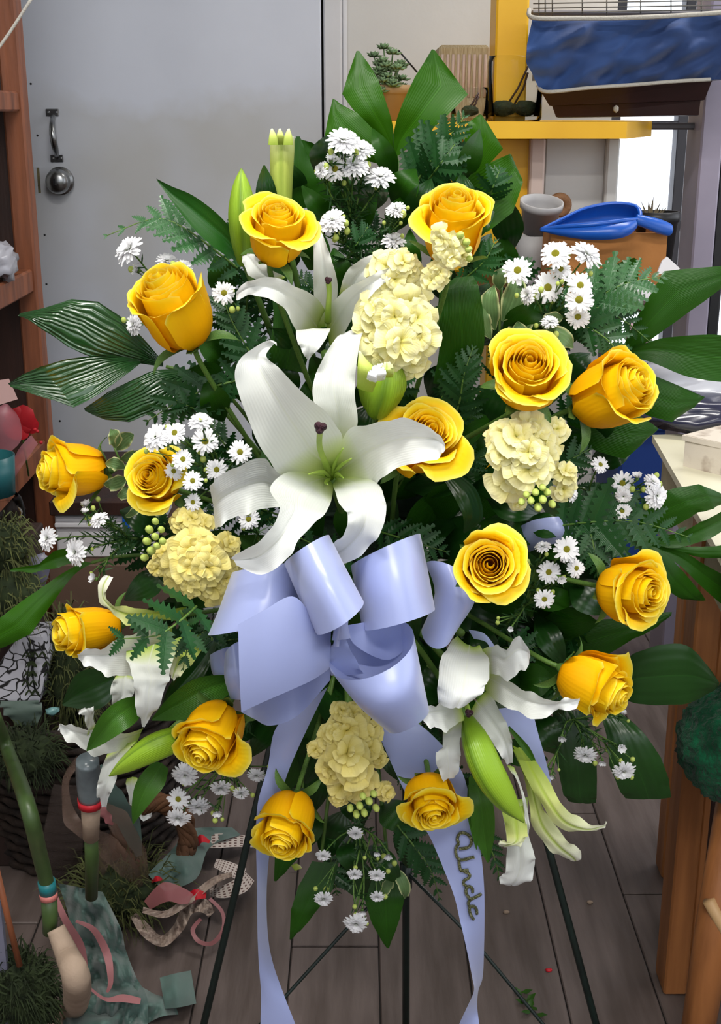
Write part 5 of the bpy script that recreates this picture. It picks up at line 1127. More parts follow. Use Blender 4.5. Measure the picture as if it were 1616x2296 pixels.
# ------------------------------------------------------------------ ribbon bow
m = mat('satin_ribbon', C(164, 175, 223), C(158, 170, 219), 3, rough=.30, spec=.75, transl=.12, sheen=.3)
bow = thing('ribbon_bow', 'periwinkle blue satin ribbon bow with long lettered tails', 'bow', P(765, 1405, .72))
def loop(rows, n=26, sub=5):
    """rows: (ax, ay, bx, by, Y, front=(px, py, dY), back=(px, py, dY)); a band of ribbon swept round an oval at each row"""
    flat = [tuple(float(v) for v in (r[0], r[1], r[2], r[3], r[4], *r[5], *r[6])) for r in rows]
    nv = sub*(len(rows)-1); V = []
    for j in range(nv+1):
        ax, ay, bx, by, Y, fx, fy, fd, kx, ky, kd = cr(flat, j/nv)
        for i in range(n+1):
            th = 2*PI*i/n; c_, s_ = math.cos(th), math.sin(th)
            u = (1-c_)/2
            x, y = ax+(bx-ax)*u, ay+(by-ay)*u
            if s_ >= 0: x += fx*s_; y += fy*s_; yy = Y+fd*s_
            else: x += kx*-s_; y += ky*-s_; yy = Y+kd*-s_
            V.append(P(x, y, yy))
    return V, grid_faces(n, nv)
def lp(rows, m='satin_ribbon', name='loop'): return part(name, loop(rows), m, bow)
lp([(520, 1284, 664, 1262, .765, (0, -4, -.03), (0, 4, .05)), (492, 1362, 672, 1330, .755, (0, 0, -.032), (0, 0, .05)), (466, 1424, 662, 1382, .745, (0, 6, -.03), (0, -8, .05))])
lp([(786, 1270, 942, 1197, .755, (-4, -6, -.035), (0, 6, .04)), (800, 1340, 960, 1284, .745, (0, 0, -.037), (0, 0, .04)), (812, 1412, 975, 1366, .735, (4, 10, -.033), (-4, -10, .04))])
lp([(955, 1262, 1040, 1300, .79, (12, -14, -.02), (-10, 10, .02)), (975, 1330, 1062, 1352, .785, (10, 0, -.025), (-8, 0, .03)), (945, 1420, 1015, 1400, .78, (10, 44, -.02), (-6, -24, .03))])
lp([(505, 1470, 545, 1440, .785, (-6, -8, -.01), (6, 8, .015)), (503, 1520, 560, 1500, .78, (-4, 0, -.012), (4, 0, .02)), (516, 1565, 580, 1560, .78, (0, 6, -.012), (0, -4, .02))])
lp([(470, 1470, 520, 1450, .81, (0, -4, -.01), (0, 4, .02)), (476, 1510, 540, 1500, .81, (0, 4, -.01), (0, -4, .02)), (500, 1540, 560, 1540, .81, (0, 4, -.01), (0, -4, .02))])
lp([(738, 1494, 928, 1424, .715, (8, 56, -.025), (-6, -62, .03)), (800, 1575, 945, 1510, .712, (4, 36, -.028), (-4, -34, .03)), (868, 1636, 962, 1592, .722, (0, 22, -.018), (0, -8, .02))])
# big left loop: creased fold at its left edge
part('loop', sheet([(742, 1418, 738, 1500, .715), (700, 1378, 700, 1525, .698), (655, 1337, 650, 1548, .69), (592, 1368, 595, 1572, .688), (534, 1400, 541, 1597, .692)], 14, 6, cup=-.006), 'satin_ribbon', bow)
part('loop', sheet([(534, 1400, 541, 1597, .692), (560, 1420, 570, 1612, .725), (600, 1430, 606, 1627, .745), (660, 1440, 668, 1604, .755), (742, 1440, 740, 1525, .735)], 14, 6, cup=.004), 'satin_ribbon', bow)
lp([(637, 1264, 738, 1200, .728, (-2, -8, -.034), (4, 10, .03)), (672, 1345, 776, 1275, .712, (0, 0, -.036), (0, 0, .03)), (708, 1420, 815, 1348, .698, (8, 16, -.03), (-2, -16, .028))])
# knot
part('knot', join(loop([(742, 1385, 786, 1372, .70, (0, -2, -.010), (0, 2, .02)), (748, 1405, 780, 1400, .694, (0, 0, -.010), (0, 0, .02)), (744, 1435, 786, 1430, .70, (0, 2, -.010), (0, -2, .02))]), loop([(750, 1380, 768, 1378, .695, (0, 0, -.006), (0, 0, .02)), (754, 1408, 766, 1406, .69, (0, 0, -.006), (0, 0, .02)), (746, 1450, 760, 1450, .70, (0, 0, -.006), (0, 0, .02))])), 'satin_ribbon', bow)
part('inner_fold', sheet([(766, 1405, 775, 1412, .705), (790, 1400, 800, 1450, .715), (850, 1392, 870, 1480, .735), (915, 1400, 925, 1440, .735)], 8, 5), 'satin_ribbon', bow)
part('inner_fold', sheet([(752, 1425, 768, 1420, .705), (738, 1470, 790, 1465, .715), (742, 1515, 815, 1512, .725)], 8, 5, ruf=.004), 'satin_ribbon', bow)
# tails
part('tail', sheet([(655, 1590, 735, 1540, .80), (615, 1640, 700, 1610, .80), (600, 1720, 650, 1720, .80), (578, 1800, 625, 1800, .80, .004), (574, 1880, 608, 1880, .80, .006), (576, 1990, 598, 1990, .80, .012), (577, 2090, 600, 2090, .80, .014), (580, 2160, 612, 2160, .80, .010), (585, 2230, 640, 2240, .80, .002), (584, 2310, 668, 2316, .80), (590, 2420, 690, 2420, .80)], 8, 6, cup=-.003), 'satin_ribbon', bow)
RT = [(810, 1560, 900, 1600, .805), (850, 1650, 960, 1640, .80), (890, 1740, 1030, 1720, .795), (935, 1830, 1055, 1800, .79), (965, 1880, 1068, 1850, .785), (995, 1950, 1080, 1930, .782), (1018, 2010, 1085, 1990, .78, .004), (1030, 2060, 1086, 2050, .78, .006), (1044, 2120, 1085, 2120, .78, .012), (1058, 2190, 1082, 2190, .78, .016), (1062, 2222, 1072, 2222, .78, .018), (1046, 2260, 1070, 2260, .78, .010), (1025, 2310, 1075, 2310, .78, .0), (1000, 2420, 1080, 2420, .78, 0)]
tail = part('tail', sheet(RT, 8, 6, cup=-.002), 'satin_ribbon', bow)
part('tail_end', sheet([(1110, 1590, 1190, 1580, .82), (1150, 1650, 1205, 1640, .82), (1190, 1710, 1222, 1700, .82), (1205, 1745, 1236, 1758, .82)], 8, 5), 'satin_ribbon', bow)
part('tail_end', sheet([(1165, 1180, 1180, 1240, .88), (1200, 1165, 1220, 1225, .865), (1250, 1158, 1260, 1215, .86), (1292, 1160, 1300, 1205, .87)], 8, 5, cup=-.008), 'satin_ribbon', bow)
part('tail_end', sheet([(1050, 1412, 1062, 1432, .80), (1085, 1420, 1090, 1440, .795), (1110, 1450, 1100, 1462, .795)], 6, 4), 'satin_ribbon', bow)
# raised gold-green script lettering: Uncle
mat('glitter_gold', C(92, 96, 62), C(190, 190, 150), 500, rough=.3, metal=.7, spec=.6, bump=.5, bscale=700, lo=.5, hi=.75)
TXT = [[(430, 440), (395, 380), (415, 290), (480, 240), (570, 258), (650, 320), (680, 420), (640, 515), (540, 550), (430, 560)],
       [(430, 450), (375, 530), (365, 630), (395, 730), (470, 780), (600, 755), (735, 720)], [(430, 790), (440, 890), (470, 985), (560, 985), (622, 975)],
       [(520, 1000), (610, 1040), (645, 1085), (610, 1145), (540, 1180), (520, 1250), (575, 1300)], [(700, 1425), (695, 1345), (630, 1300), (575, 1345), (570, 1430), (615, 1510), (660, 1560)],
       [(660, 1560), (760, 1515), (875, 1450)], [(660, 1560), (615, 1630), (640, 1710)], [(640, 1710), (720, 1695), (775, 1760), (785, 1850)], [(640, 1710), (640, 1790), (670, 1880), (715, 1950)]]
def tail_Y(px, py):
    best = None
    for v in tail_V:
        d2 = (v[1]-px)**2+(v[2]-py)**2
        if best is None or d2 < best[0]: best = (d2, v[0])
    return best[1]/K
def proj(p):
    d = p-Vector((0, 0, CAMZ)); z = d.y*math.cos(PITCH)-d.z*math.sin(PITCH); u = d.y*math.sin(PITCH)+d.z*math.cos(PITCH)
    return CX+F*d.x/z, CY-F*u/z
tail_V = []
for p in sheet(RT, 16, 12, cup=-.002)[0]: q = proj(p); tail_V.append((p.y, q[0], q[1]))
for s in TXT:
    pts = [(980+a/8.829, 1840+b/8.829) for a, b in s]; g = [cr(pts, k/14) for k in range(15)]
    W = [P(a, b, tail_Y(a, b)-.0022) for a, b in g]
    part('letter_stroke', tube(W, .0019, 7), 'glitter_gold', tail)

# ------------------------------------------------------------------ easel
mat('easel_green', C(20, 38, 34), C(14, 28, 26), 30, rough=.35, spec=.5)
ez = thing('wire_easel', 'dark green metal tripod easel holding the flower spray', 'easel', V3(0, 1.0, 0))
def to_floor(a, b): return a+(b-a)*((0-a.z)/(b.z-a.z))
a, b = P(600, 1700, .955), P(457, 2296, .90); fl_ = to_floor(a, b); tp = a+(a-b)*.9
part('leg', tube([tp, a, fl_], .0052, 10), 'easel_green', ez)
a, b = P(1175, 1700, .955), P(1336, 2296, .90); fr_ = to_floor(a, b); tp2 = a+(a-b)*.9
part('leg', tube([tp2, a, fr_], .0052, 10), 'easel_green', ez)
a, b = P(910, 1700, .955), P(910, 2296, .965); fb_ = to_floor(a, b)
part('leg', tube([a+(a-b)*.9, a, fb_], .0055, 10), 'easel_green', ez)
part('brace', tube([P(912, 1955, .957), P(1050, 2095, .94), P(1220, 2300, .92), P(1300, 2400, .905)], .0026, 8), 'easel_green', ez)
part('brace', tube([P(905, 1955, .957), P(775, 2085, .94), P(630, 2245, .925), P(540, 2345, .905)], .0026, 8), 'easel_green', ez)
part('holder_rail', tube([P(560, 1500, .97), P(800, 1510, .975), P(1060, 1500, .97)], .0045, 8), 'easel_green', ez)
part('collar', lathe([(.0, -.02), (.009, -.02), (.009, .02), (0, .02)], 14, P(910, 1962, .96)), 'easel_green', ez)
# ------------------------------------------------------------------ left: wooden shelf and its contents
Yb = 1.62
xl, xr = xat(18, 400, Yb), xat(64, 400, Yb)
bs = thing('wooden_shelf', 'dark brown wooden shelf rack at the left edge', 'shelf rack', V3(xl, Yb, 0))
part('rear_post', bbox(xl, xr, Yb, Yb+.03, 0, 2.5, .004), 'brown_wood', bs, False)
part('front_post', bbox(xl, xr, Yb-.62, Yb-.59, 0, 2.5, .004), 'brown_wood', bs, False)
part('far_post', bbox(xl-.76, xl-.71, Yb, Yb+.03, 0, 2.5, .004), 'brown_wood', bs, False)
part('back_board', bbox(xl-.71, xl-.001, Yb+.012, Yb+.022, 0, 2.5, .002), 'dark_wood', bs, False)
shz = []
for (a, b) in ((205, 250), (603, 655), (985, 1035), (1330, 1380)):
    z1, z0 = zat(a, Yb), zat(b, Yb); shz.append(z1)
    part('side_rail', bbox(xl+.006, xr-.006, Yb-.59, Yb-.0005, z0, z1, .004), 'brown_wood', bs, False)
    part('shelf_board', bbox(xl-.70, xl+.005, Yb-.60, Yb+.011, z1-.02, z1-.002, .002), 'dark_wood', bs, False)
# cord at the top left
o = part('string', tube([P(-20, 130, 1.1), P(20, 75, 1.1), P(75, -10, 1.1)], .0022, 6, sub=4), 'white_cord'); tag(o, 'thin pale cord crossing the top left corner', 'string')
mat('pale_plastic', C(176, 176, 184), C(150, 150, 160), 9, rough=.25)
o = part('plastic_bag', blob(V3(xat(0, 600, 1.5), 1.5, shz[1]+.035), (.03, .05, .035), 20, 14, .5, 3, 3), 'pale_plastic'); tag(o, 'crumpled clear plastic bag on the upper left shelf', 'bag')
mat('tag_pink', C(196, 160, 156), rough=.7); mat('silk_red', C(190, 30, 40), C(150, 16, 28), 20, rough=.6, transl=.2)
sheer_mat('sheer_pink', C(186, 120, 130), .55)
zz = shz[2]
fl = thing('silk_flower', 'red silk flower wrapped in sheer pink on the left shelf', 'artificial flower', V3(xat(40, 980, 1.42), 1.42, zz))
c = P(45, 945, 1.40); rd = random.Random(3)
for k in range(9):
    a = k*2.4; r = .008+.0035*k; d = Vector((math.cos(a), -.5, math.sin(a))).normalized(); s = Vector((-math.sin(a), 0, math.cos(a)))
    V = []
    for j in range(6):
        for i in range(6):
            u, v = i/5*2-1, j/5; V.append(c+d*r*v*1.1+s*u*r*.8*math.sin(PI*(.15+.7*v))+Vector((0, -.012*(1-v)+.006*u*u, 0)))
    part('petal', (V, grid_faces(5, 5)), 'silk_red', fl)
part('sheer_leaf', sheet([(-40, 1010, 0, 1030, 1.36), (-30, 960, 46, 990, 1.35), (-20, 925, 44, 940, 1.35), (10, 905, 20, 908, 1.36)], 8, 5, cup=.01), 'sheer_pink', fl)
part('sheer_ribbon', sheet([(20, 1060, 30, 1075, 1.37), (40, 1010, 60, 1030, 1.36), (70, 975, 85, 995, 1.36)], 6, 4), 'sheer_pink', fl)
for (a, b) in ((78, 963), (84, 967), (92, 992)): part('berry', blob(P(a, b, 1.34), .0032, 10, 8), 'silk_red', fl)
part('wire_stem', tube([c, V3(c.x-.01, 1.44, zz+.002)], .002, 6), 'stem_green', fl)
o = part('price_tag', sheet([(-25, 856, 20, 849, 1.36), (-15, 912, 40, 895, 1.36)], 4, 3), 'tag_pink'); tag(o, 'pale pink card tag above the red silk flower', 'tag')
mat('teal_pot', C(36, 92, 96), C(28, 76, 82), 6, rough=.35)
zq = zat(1108, 1.30); cpt = V3(xat(-18, 1080, 1.30), 1.30, zq)
t = thing('teal_pot', 'teal flower pot below the red silk flower', 'pot', cpt); Rr = .042
part('pot_wall', lathe([(0, 0), (Rr*.9, 0), (Rr, .07), (Rr*.95, .07), (Rr*.86, .006), (0, .006)], 28, cpt), 'teal_pot', t)
cg = V3(xat(-2, 1150, 1.30), 1.30, zat(1200, 1.30))
t = thing('glass_bowl', 'clear round glass bowl under the teal pot', 'bowl', cg)
part('bowl_wall', lathe([(0, 0), (.026, .0), (.042, .02), (.046, .045), (.040, .066), (.035, .072), (.033, .071), (.043, .045), (.040, .022), (.02, .004), (0, .004)], 30, cg), 'clear_glass', t)
bx2 = bbox(cg.x-.12, cg.x+.052, 1.24, 1.352, .60, zat(1203, 1.30), .004)
mat('umber_wood', C(48, 30, 24), C(36, 22, 18), 5, rough=.7)  # dark brown wood of the upright crate and the bin
o = part('crate_box', join(bbox(cg.x-.14, cg.x+.05, 1.27, 1.348, 0, zat(1203, 1.30), .004), bbox(cg.x-.145, cg.x+.055, 1.265, 1.3485, zat(1240, 1.27), zat(1222, 1.27), .003)), 'umber_wood', None, False); tag(o, 'dark wooden crate standing on end below the glass bowl', 'crate')
# ---- moss, greens, cardboard and drawer between shelf and spray
mat('moss_olive', C(92, 98, 54), C(56, 62, 32), 40, rough=.9, transl=.1)
mat('moss_deep', C(46, 58, 30), C(26, 36, 18), 40, rough=.95, transl=.1)
def tuft(name, label, cat, centre, rad, n, Ln, m, seed, base=None, wd=.0012, drop=.0, core=True):
    """wispy mass of dried strands around a core"""
    rd = random.Random(seed); c = Vector(centre); t = thing(name, label, cat, c-Vector((0, 0, rad[2])))
    if core: part('core', blob(c, [r*.8 for r in rad], 20, 14, .35, 3, seed), 'moss_deep', t)
    g = []
    for _ in range(n):
        d = Vector((rd.gauss(0, 1), rd.gauss(0, 1), rd.gauss(0, 1))).normalized(); o0 = c+Vector((d.x*rad[0], d.y*rad[1], d.z*rad[2]))*rd.uniform(.55, 1)
        e = (d+Vector((rd.gauss(0, .7), rd.gauss(0, .7), rd.gauss(0, .7)-drop))).normalized(); L_ = Ln*rd.uniform(.5, 1.3); s = e.orthogonal().normalized()*wd
        m1 = o0+e*L_*.5+Vector((0, 0, .15*L_)); e2 = o0+e*L_-Vector((0, 0, .25*L_+drop*L_))
        g.append(([o0+s, o0-s, m1+s, m1-s, e2], [(0, 1, 3, 2), (2, 3, 4)]))
    o = part('strands', join(*g), m, t); o['kind'] = 'stuff'
    return t
tuft('moss_bundle', 'tangled grey green moss spilling beside the glass bowl', 'moss', P(10, 1225, 1.22), (.045, .04, .05), 420, .03, 'moss_olive', 1, drop=.3)
tuft('moss_bundle', 'grey green moss hanging under the long left blade', 'moss', P(20, 1330, 1.22), (.06, .05, .06), 420, .03, 'moss_olive', 2, drop=.3)
tuft('moss_wreath', 'olive moss wreath behind the side lily and rosebud', 'wreath', P(160, 1500, 1.28), (.055, .04, .13), 900, .035, 'moss_olive', 3, drop=.2)
mat('slate_plastic', C(112, 112, 130), C(92, 92, 110), 6, rough=.35)
o = part('plastic_sleeve', sheet([(45, 1250, 100, 1238, 1.30), (55, 1280, 112, 1270, 1.29), (60, 1330, 100, 1320, 1.29)], 8, 5, ruf=.004, cup=-.006), 'slate_plastic'); tag(o, 'slate grey plastic sleeve by the wooden shelf post', 'sleeve')
zb = .0
xb0, xb1 = xat(116, 1350, 1.55), xat(345, 1350, 1.55)
cb = thing('carton', 'dull brown cardboard carton behind the long left blade', 'carton', V3(xb0, 1.55, 0))
part('front_panel', bbox(xb0, xb1, 1.55, 1.556, 0, zat(1268, 1.55), .001), 'cardboard_dull', cb, False)
part('side_panel', bbox(xb1-.006, xb1, 1.556, 1.85, 0, zat(1268, 1.55), .001), 'cardboard_dull', cb, False)
part('side_panel', bbox(xb0, xb0+.006, 1.556, 1.85, 0, zat(1268, 1.55), .001), 'cardboard_dull', cb, False)
part('lid_flap', bbox(xb0, xb1, 1.556, 1.85, zat(1268, 1.55)-.006, zat(1268, 1.55)-.001, .001), 'cardboard_dull', cb, False)
ztop = zat(1268, 1.55)
dw = thing('storage_box', 'white storage box with a brown top board behind the asters', 'storage box', V3(xb0, 1.6, ztop))
part('drawer_front', bbox(xat(124, 1190, 1.58), xat(330, 1190, 1.58), 1.58, 1.80, ztop, zat(1155, 1.58), .004), 'paper_white', dw, False)
part('front_ledge', bbox(xat(124, 1190, 1.575), xat(330, 1190, 1.575), 1.572, 1.58, zat(1182, 1.575), zat(1172, 1.575), .002), 'paper_white', dw, False)
part('top_board', bbox(xat(112, 1140, 1.57), xat(345, 1140, 1.57), 1.565, 1.82, zat(1155, 1.57)+.0005, zat(1122, 1.57), .003), 'dark_wood', dw, False)
o = part('blue_block', bbox(xat(274, 1170, 1.56), xat(314, 1170, 1.56), 1.558, 1.5715, zat(1185, 1.56), zat(1152, 1.56), .003), 'blue_plastic', None, False); tag(o, 'bright blue plastic block in front of the white storage box', 'block')
# patterned gift bag
def printed(name, bg_, ink):
    m = mat(name, bg_, rough=.6); N, L = nodes_of(m); b = N['Principled BSDF']
    tc = N.new('ShaderNodeTexCoord'); v = N.new('ShaderNodeTexVoronoi'); v.feature = 'DISTANCE_TO_EDGE'; v.inputs['Scale'].default_value = 34
    n = N.new('ShaderNodeTexNoise'); n.inputs['Scale'].default_value = 14; mx0 = N.new('ShaderNodeMix'); mx0.data_type = 'VECTOR'; mx0.inputs[0].default_value = .12
    L.new(tc.outputs['Object'], n.inputs['Vector']); L.new(tc.outputs['Object'], mx0.inputs[4]); L.new(n.outputs['Color'], mx0.inputs[5]); L.new(mx0.outputs[1], v.inputs['Vector'])
    r = N.new('ShaderNodeValToRGB'); r.color_ramp.elements[0].position = .04; r.color_ramp.elements[0].color = ink; r.color_ramp.elements[1].position = .07; r.color_ramp.elements[1].color = bg_
    L.new(v.outputs['Distance'], r.inputs[0]); L.new(r.outputs[0], b.inputs['Base Color'])
printed('twig_print', C(186, 186, 196), C(30, 30, 30))
def gift():
    t = thing('gift_bag', 'pale gift bag printed with black twigs at left', 'bag', P(50, 1580, 1.26))
    fr = [P(40, 1430, 1.24), P(96, 1428, 1.24), P(108, 1480, 1.24), P(88, 1575, 1.24), P(-20, 1568, 1.24), P(-10, 1500, 1.24)]
    bk = [p+Vector((0, .07, 0)) for p in fr]; n = len(fr)
    part('bag_body', fixn(fr+bk, [tuple(range(n)), tuple(range(2*n-1, n-1, -1))]+[(i, (i+1) % n, (i+1) % n+n, i+n) for i in range(n)]), 'twig_print', t, False)
    rd = random.Random(2)
    for k in range(4):
        p0 = P(50+12*k, 1440, 1.236); pts = [p0]
        for j in range(5): pts.append(pts[-1]+Vector((rd.uniform(-.006, .006), 0, -.018)))
        part('dried_twig', tube(pts, .0011, 5), 'black_plastic', t)
        for j in range(1, 6):
            for s in (-1, 1):
                part('twig_leaf', sheet([(lambda q: (q[0], q[1]-2, q[0], q[1]+2, 1.234))(proj(pts[j])), (lambda q: (q[0]+s*7, q[1]+5, q[0]+s*5, q[1]+10, 1.232))(proj(pts[j])), (lambda q: (q[0]+s*10, q[1]+13, q[0]+s*9, q[1]+14, 1.234))(proj(pts[j]))], 2, 2), 'moss_deep', t)
gift()
o = part('support_bin', bbox(xat(-90, 1600, 1.26), xat(96, 1600, 1.26), 1.245, 1.345, 0, zat(1578, 1.25), .004), 'umber_wood', None, False); tag(o, 'dark bin under the printed gift bag', 'bin')
mat('teal_glaze', C(120, 160, 160), C(90, 130, 132), 30, rough=.3)
mat('sage_plastic', C(92, 108, 100), C(70, 86, 78), 12, rough=.4)
o = part('sage_wrap', sheet([(0, 1572, 88, 1570, 1.235), (10, 1600, 96, 1595, 1.23), (40, 1625, 80, 1628, 1.235)], 8, 5, ruf=.006), 'sage_plastic'); tag(o, 'crumpled sage green wrap below the gift bag', 'wrap')
o = part('glass_chip', blob(P(118, 1594, 1.235), (.012, .008, .007), 10, 8, .6, 2), 'teal_glaze'); tag(o, 'small pale teal glass chip near the far left lily', 'chip')
# grapevine wreath, then a dark hamper added in place of shade
mat('bark_brown', C(96, 62, 36), C(50, 32, 22), 14, rough=.85, bump=.6, bscale=40)
def tubeS(p, r, *a, **k): return tube(p, [x*.8 for x in r] if isinstance(r, (list, tuple)) else r*.8, *a, **k)
def ring(name, label, cat, c, R, r, m, ax, seed, strips=0):
    t = thing(name, label, cat, Vector(c)-Vector((0, 0, R))); M = Vector((0, 0, 1)).rotation_difference(Vector(ax).normalized()).to_matrix(); rd = random.Random(seed)
    for s in range(strips):
        pts = []; ph, q = rd.uniform(0, 6), rd.choice((2, 3, 4))
        for k in range(49):
            a = 2*PI*k/48; rr = R+r*.6*math.cos(q*a+ph)+rd.uniform(-.001, .001)
            pts.append(Vector(c)+M @ Vector((rr*math.cos(a), rr*math.sin(a), r*.6*math.sin(q*a+ph))))
        part('twist', tubeS(pts, r*rd.uniform(.32, .5), 7), m, t)
    return t
ring('grapevine_wreath', 'brown grapevine wreath leaning behind the low left lily', 'wreath', P(345, 1880, 1.20), .062, .020, 'bark_brown', (.5, -1, .5), 5, 9)
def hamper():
    """dark hamper added to stand in for shade: woven bands round a tapered body"""
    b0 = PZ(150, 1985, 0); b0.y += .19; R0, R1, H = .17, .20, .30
    t = thing('shade_hamper', 'dark wicker hamper added to stand in for the shadow at lower left', 'basket', b0)
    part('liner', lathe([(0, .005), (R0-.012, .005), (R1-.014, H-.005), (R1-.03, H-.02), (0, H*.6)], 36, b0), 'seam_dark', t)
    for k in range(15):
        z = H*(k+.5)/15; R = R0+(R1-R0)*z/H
        part('woven_band', tube([b0+Vector(((R+.003*(1 if (q+k) % 2 else -1))*math.cos(2*PI*q/48), (R+.003*(1 if (q+k) % 2 else -1))*math.sin(2*PI*q/48), z)) for q in range(49)], .0085, 6), 'shade_wicker', t)
    part('rim', tube([b0+Vector((R1*math.cos(2*PI*q/48), R1*math.sin(2*PI*q/48), H)) for q in range(49)], .012, 8), 'shade_wicker', t)
mat('shade_wicker', C(44, 32, 25), C(26, 19, 16), 30, rough=.8, bump=.4, bscale=80)  # near-black tone puts the corner's shade into the added hamper
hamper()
tuft('moss_bundle', 'dark moss heap added to fill the shadow below the gift bag', 'moss', P(60, 1690, 1.16), (.055, .05, .045), 500, .035, 'moss_deep', 31)  # dark strands added to deepen the shaded corner
# green bamboo handle
mat('bamboo_green', C(66, 88, 44), C(46, 64, 32), 10, rough=.4)
mat('tape_teal', C(30, 110, 116), rough=.3); mat('tape_pink', C(186, 110, 104), rough=.4); mat('tape_red', C(190, 30, 44), rough=.35)
bm = thing('wrapped_cane', 'thick green cane with a teal band and moss foot at lower left', 'cane', P(115, 2296, 0.832))
cp = [P(-15, 1600, 0.960), P(20, 1690, 0.976), P(60, 1800, 0.800), P(90, 1920, 0.819), P(106, 1985, 0.826)]
part('cane', tubeS(cp, [.0115, .0118, .0120, .0118, .011], 14, sub=5), 'bamboo_green', bm)
part('band', tubeS([P(104, 1975, 0.826), P(108, 2000, 0.827)], .0135, 16), 'tape_teal', bm)
part('tape_wrap', tubeS([P(108, 2002, 0.827), P(110, 2014, 0.827)], .0138, 16), 'tape_pink', bm)
part('lower_cane', tubeS([P(110, 2014, 0.827), P(112, 2060, 0.830), P(112, 2090, 0.832)], [.0125, .012, .0115], 14), 'bamboo_green', bm)
mat('linen_cream', C(158, 138, 120), C(128, 110, 94), 10, rough=.8, bump=.2, bscale=60)
part('linen_sleeve', tubeS([P(125, 2082, 0.822), P(150, 2140, 0.813), P(172, 2200, 0.800), P(165, 2260, 0.984), P(120, 2310, 0.960)], [.014, .018, .022, .023, .016], 16, sub=5), 'linen_cream', bm)
tuft('moss_mound', 'dark shaggy moss mound at the bottom left corner', 'moss', P(48, 2225, 0.93), (.052, .04, .068), 1700, .026, 'moss_deep', 8)
# silver wrapped stem bundle
mat('foil_grey', C(120, 132, 136), C(88, 98, 104), 20, rough=.25, spec=.7)
sb = thing('foil_bouquet', 'foil wrapped stem with a red band among trailing ribbons', 'bouquet', P(205, 1990, 0.928))
part('foil_wrap', tubeS([P(196, 1706, 0.877), P(198, 1740, 0.883), P(202, 1790, 0.890)], [.018, .020, .019], 18, sub=4), 'foil_grey', sb)
for k, yy in enumerate((1728, 1750, 1772)): part('foil_crease', tubeS([P(198+k, yy, 1.106), P(198+k, yy+7, 1.107)], .0215, 18), 'foil_grey', sb)
part('red_band', tubeS([P(202, 1790, 0.890), P(203, 1804, 0.891)], .0205, 18), 'tape_red', sb)
part('beige_stem', tubeS([P(203, 1804, 0.891), P(204, 1878, 0.902)], [.016, .0135], 16), 'linen_cream', sb)
part('lower_stem', tubeS([P(204, 1878, 0.902), P(206, 1930, 0.915), P(205, 2010, 0.934)], [.011, .012, .011], 14), 'bamboo_green', sb)
# sheer ribbons
sheer_mat('sheer_taupe', C(120, 98, 86), .55); sheer_mat('sheer_rose', C(170, 104, 108), .7); sheer_mat('sheer_smoke', C(72, 62, 58), .6)
def strip(name, label, cat, rows, m, grp=None, **kw):
    kw = dict(nu=8, sub=6, ruf=.004) | kw
    o = part(name, sheet(rows, **kw), m); tag(o, label, cat, grp); return o
strip('sheer_ribbon', 'taupe sheer ribbon looping left of the foil wrapped stem', 'ribbon', cl([(180, 1700, 1.088), (148, 1750, 1.088), (155, 1830, 1.088), (190, 1860, 1.088), (240, 1900, 1.104), (290, 1950, 1.120), (312, 1990, 1.136)], [10, 8, 14, 20, 24, 22, 10]), 'sheer_taupe')
strip('sheer_ribbon', 'dark smoke tulle hanging behind the foil wrapped stem', 'ribbon', cl([(150, 1760, 1.160), (145, 1850, 1.160), (140, 1930, 1.168), (170, 1990, 1.184)], [30, 44, 46, 30]), 'sheer_smoke')
strip('sheer_ribbon', 'rose and taupe sheer ribbon falling right of the foil stem', 'ribbon', cl([(220, 1800, 1.108), (265, 1840, 1.104), (300, 1900, 1.120), (318, 1960, 1.136), (322, 2020, 1.168)], [10, 24, 22, 16, 12]), 'sheer_taupe')
strip('sheer_ribbon', 'pink ribbon tail starting at the red foil band', 'ribbon', cl([(208, 1800, 1.096), (232, 1822, 1.092), (252, 1850, 1.096)], [8, 12, 4]), 'sheer_rose')
strip('sheer_ribbon', 'taupe sheer strip crossing low behind the foil stem', 'ribbon', cl([(250, 1880, 1.136), (230, 1940, 1.144), (212, 1990, 1.152)], [14, 12, 10]), 'sheer_taupe')
# teal cloths
mat('sage_satin', C(84, 110, 102), C(66, 90, 84), 6, rough=.5, sheen=.3)
strip('satin_cloth', 'grey green satin strip beside the foil wrapped stem', 'cloth', cl([(215, 1720, 1.12), (245, 1790, 1.12), (290, 1850, 1.136), (312, 1920, 1.15)], [14, 30, 24, 8]), 'sage_satin')
def Fz(px, py, h): p = PZ(px, py, h); return p.y
def floor_sheet(name, label, cat, rows, m, h=.01, amp=.01, nu=14, sub=6, seed=0):
    """loose cloth heaped on the floor: rows of (ax, ay, bx, by, height)"""
    R = [(a, b, c_, d_, (Fz((a+c_)/2, (b+d_)/2, hh))) for a, b, c_, d_, hh in rows]
    V = []; nv = sub*(len(rows)-1); RR = [tuple(map(float, r)) for r in rows]
    for j in range(nv+1):
        a, b, c_, d_, hh = cr(RR, j/nv)
        for i in range(nu+1):
            u = i/nu; x, y = a+(c_-a)*u, b+(d_-b)*u; k = hh+amp*(mnoise.noise(Vector((x*.018+seed, y*.018, seed)))+.5*mnoise.noise(Vector((x*.05+seed, y*.03, seed+3))))
            V.append(PZ(x, y, max(.004, k)))
    o = part(name, (V, grid_faces(nu, nv)), m); tag(o, label, cat); return o
floor_sheet('satin_cloth', 'large crumpled sage satin cloth heaped at lower left', 'cloth', [(130, 1980, 230, 2000, .14), (150, 2040, 270, 2080, .12), (165, 2110, 282, 2130, .10), (185, 2180, 305, 2190, .07), (190, 2240, 330, 2240, .05), (150, 2310, 330, 2330, .03)], 'sage_satin', amp=.06, seed=1, nu=24, sub=9)
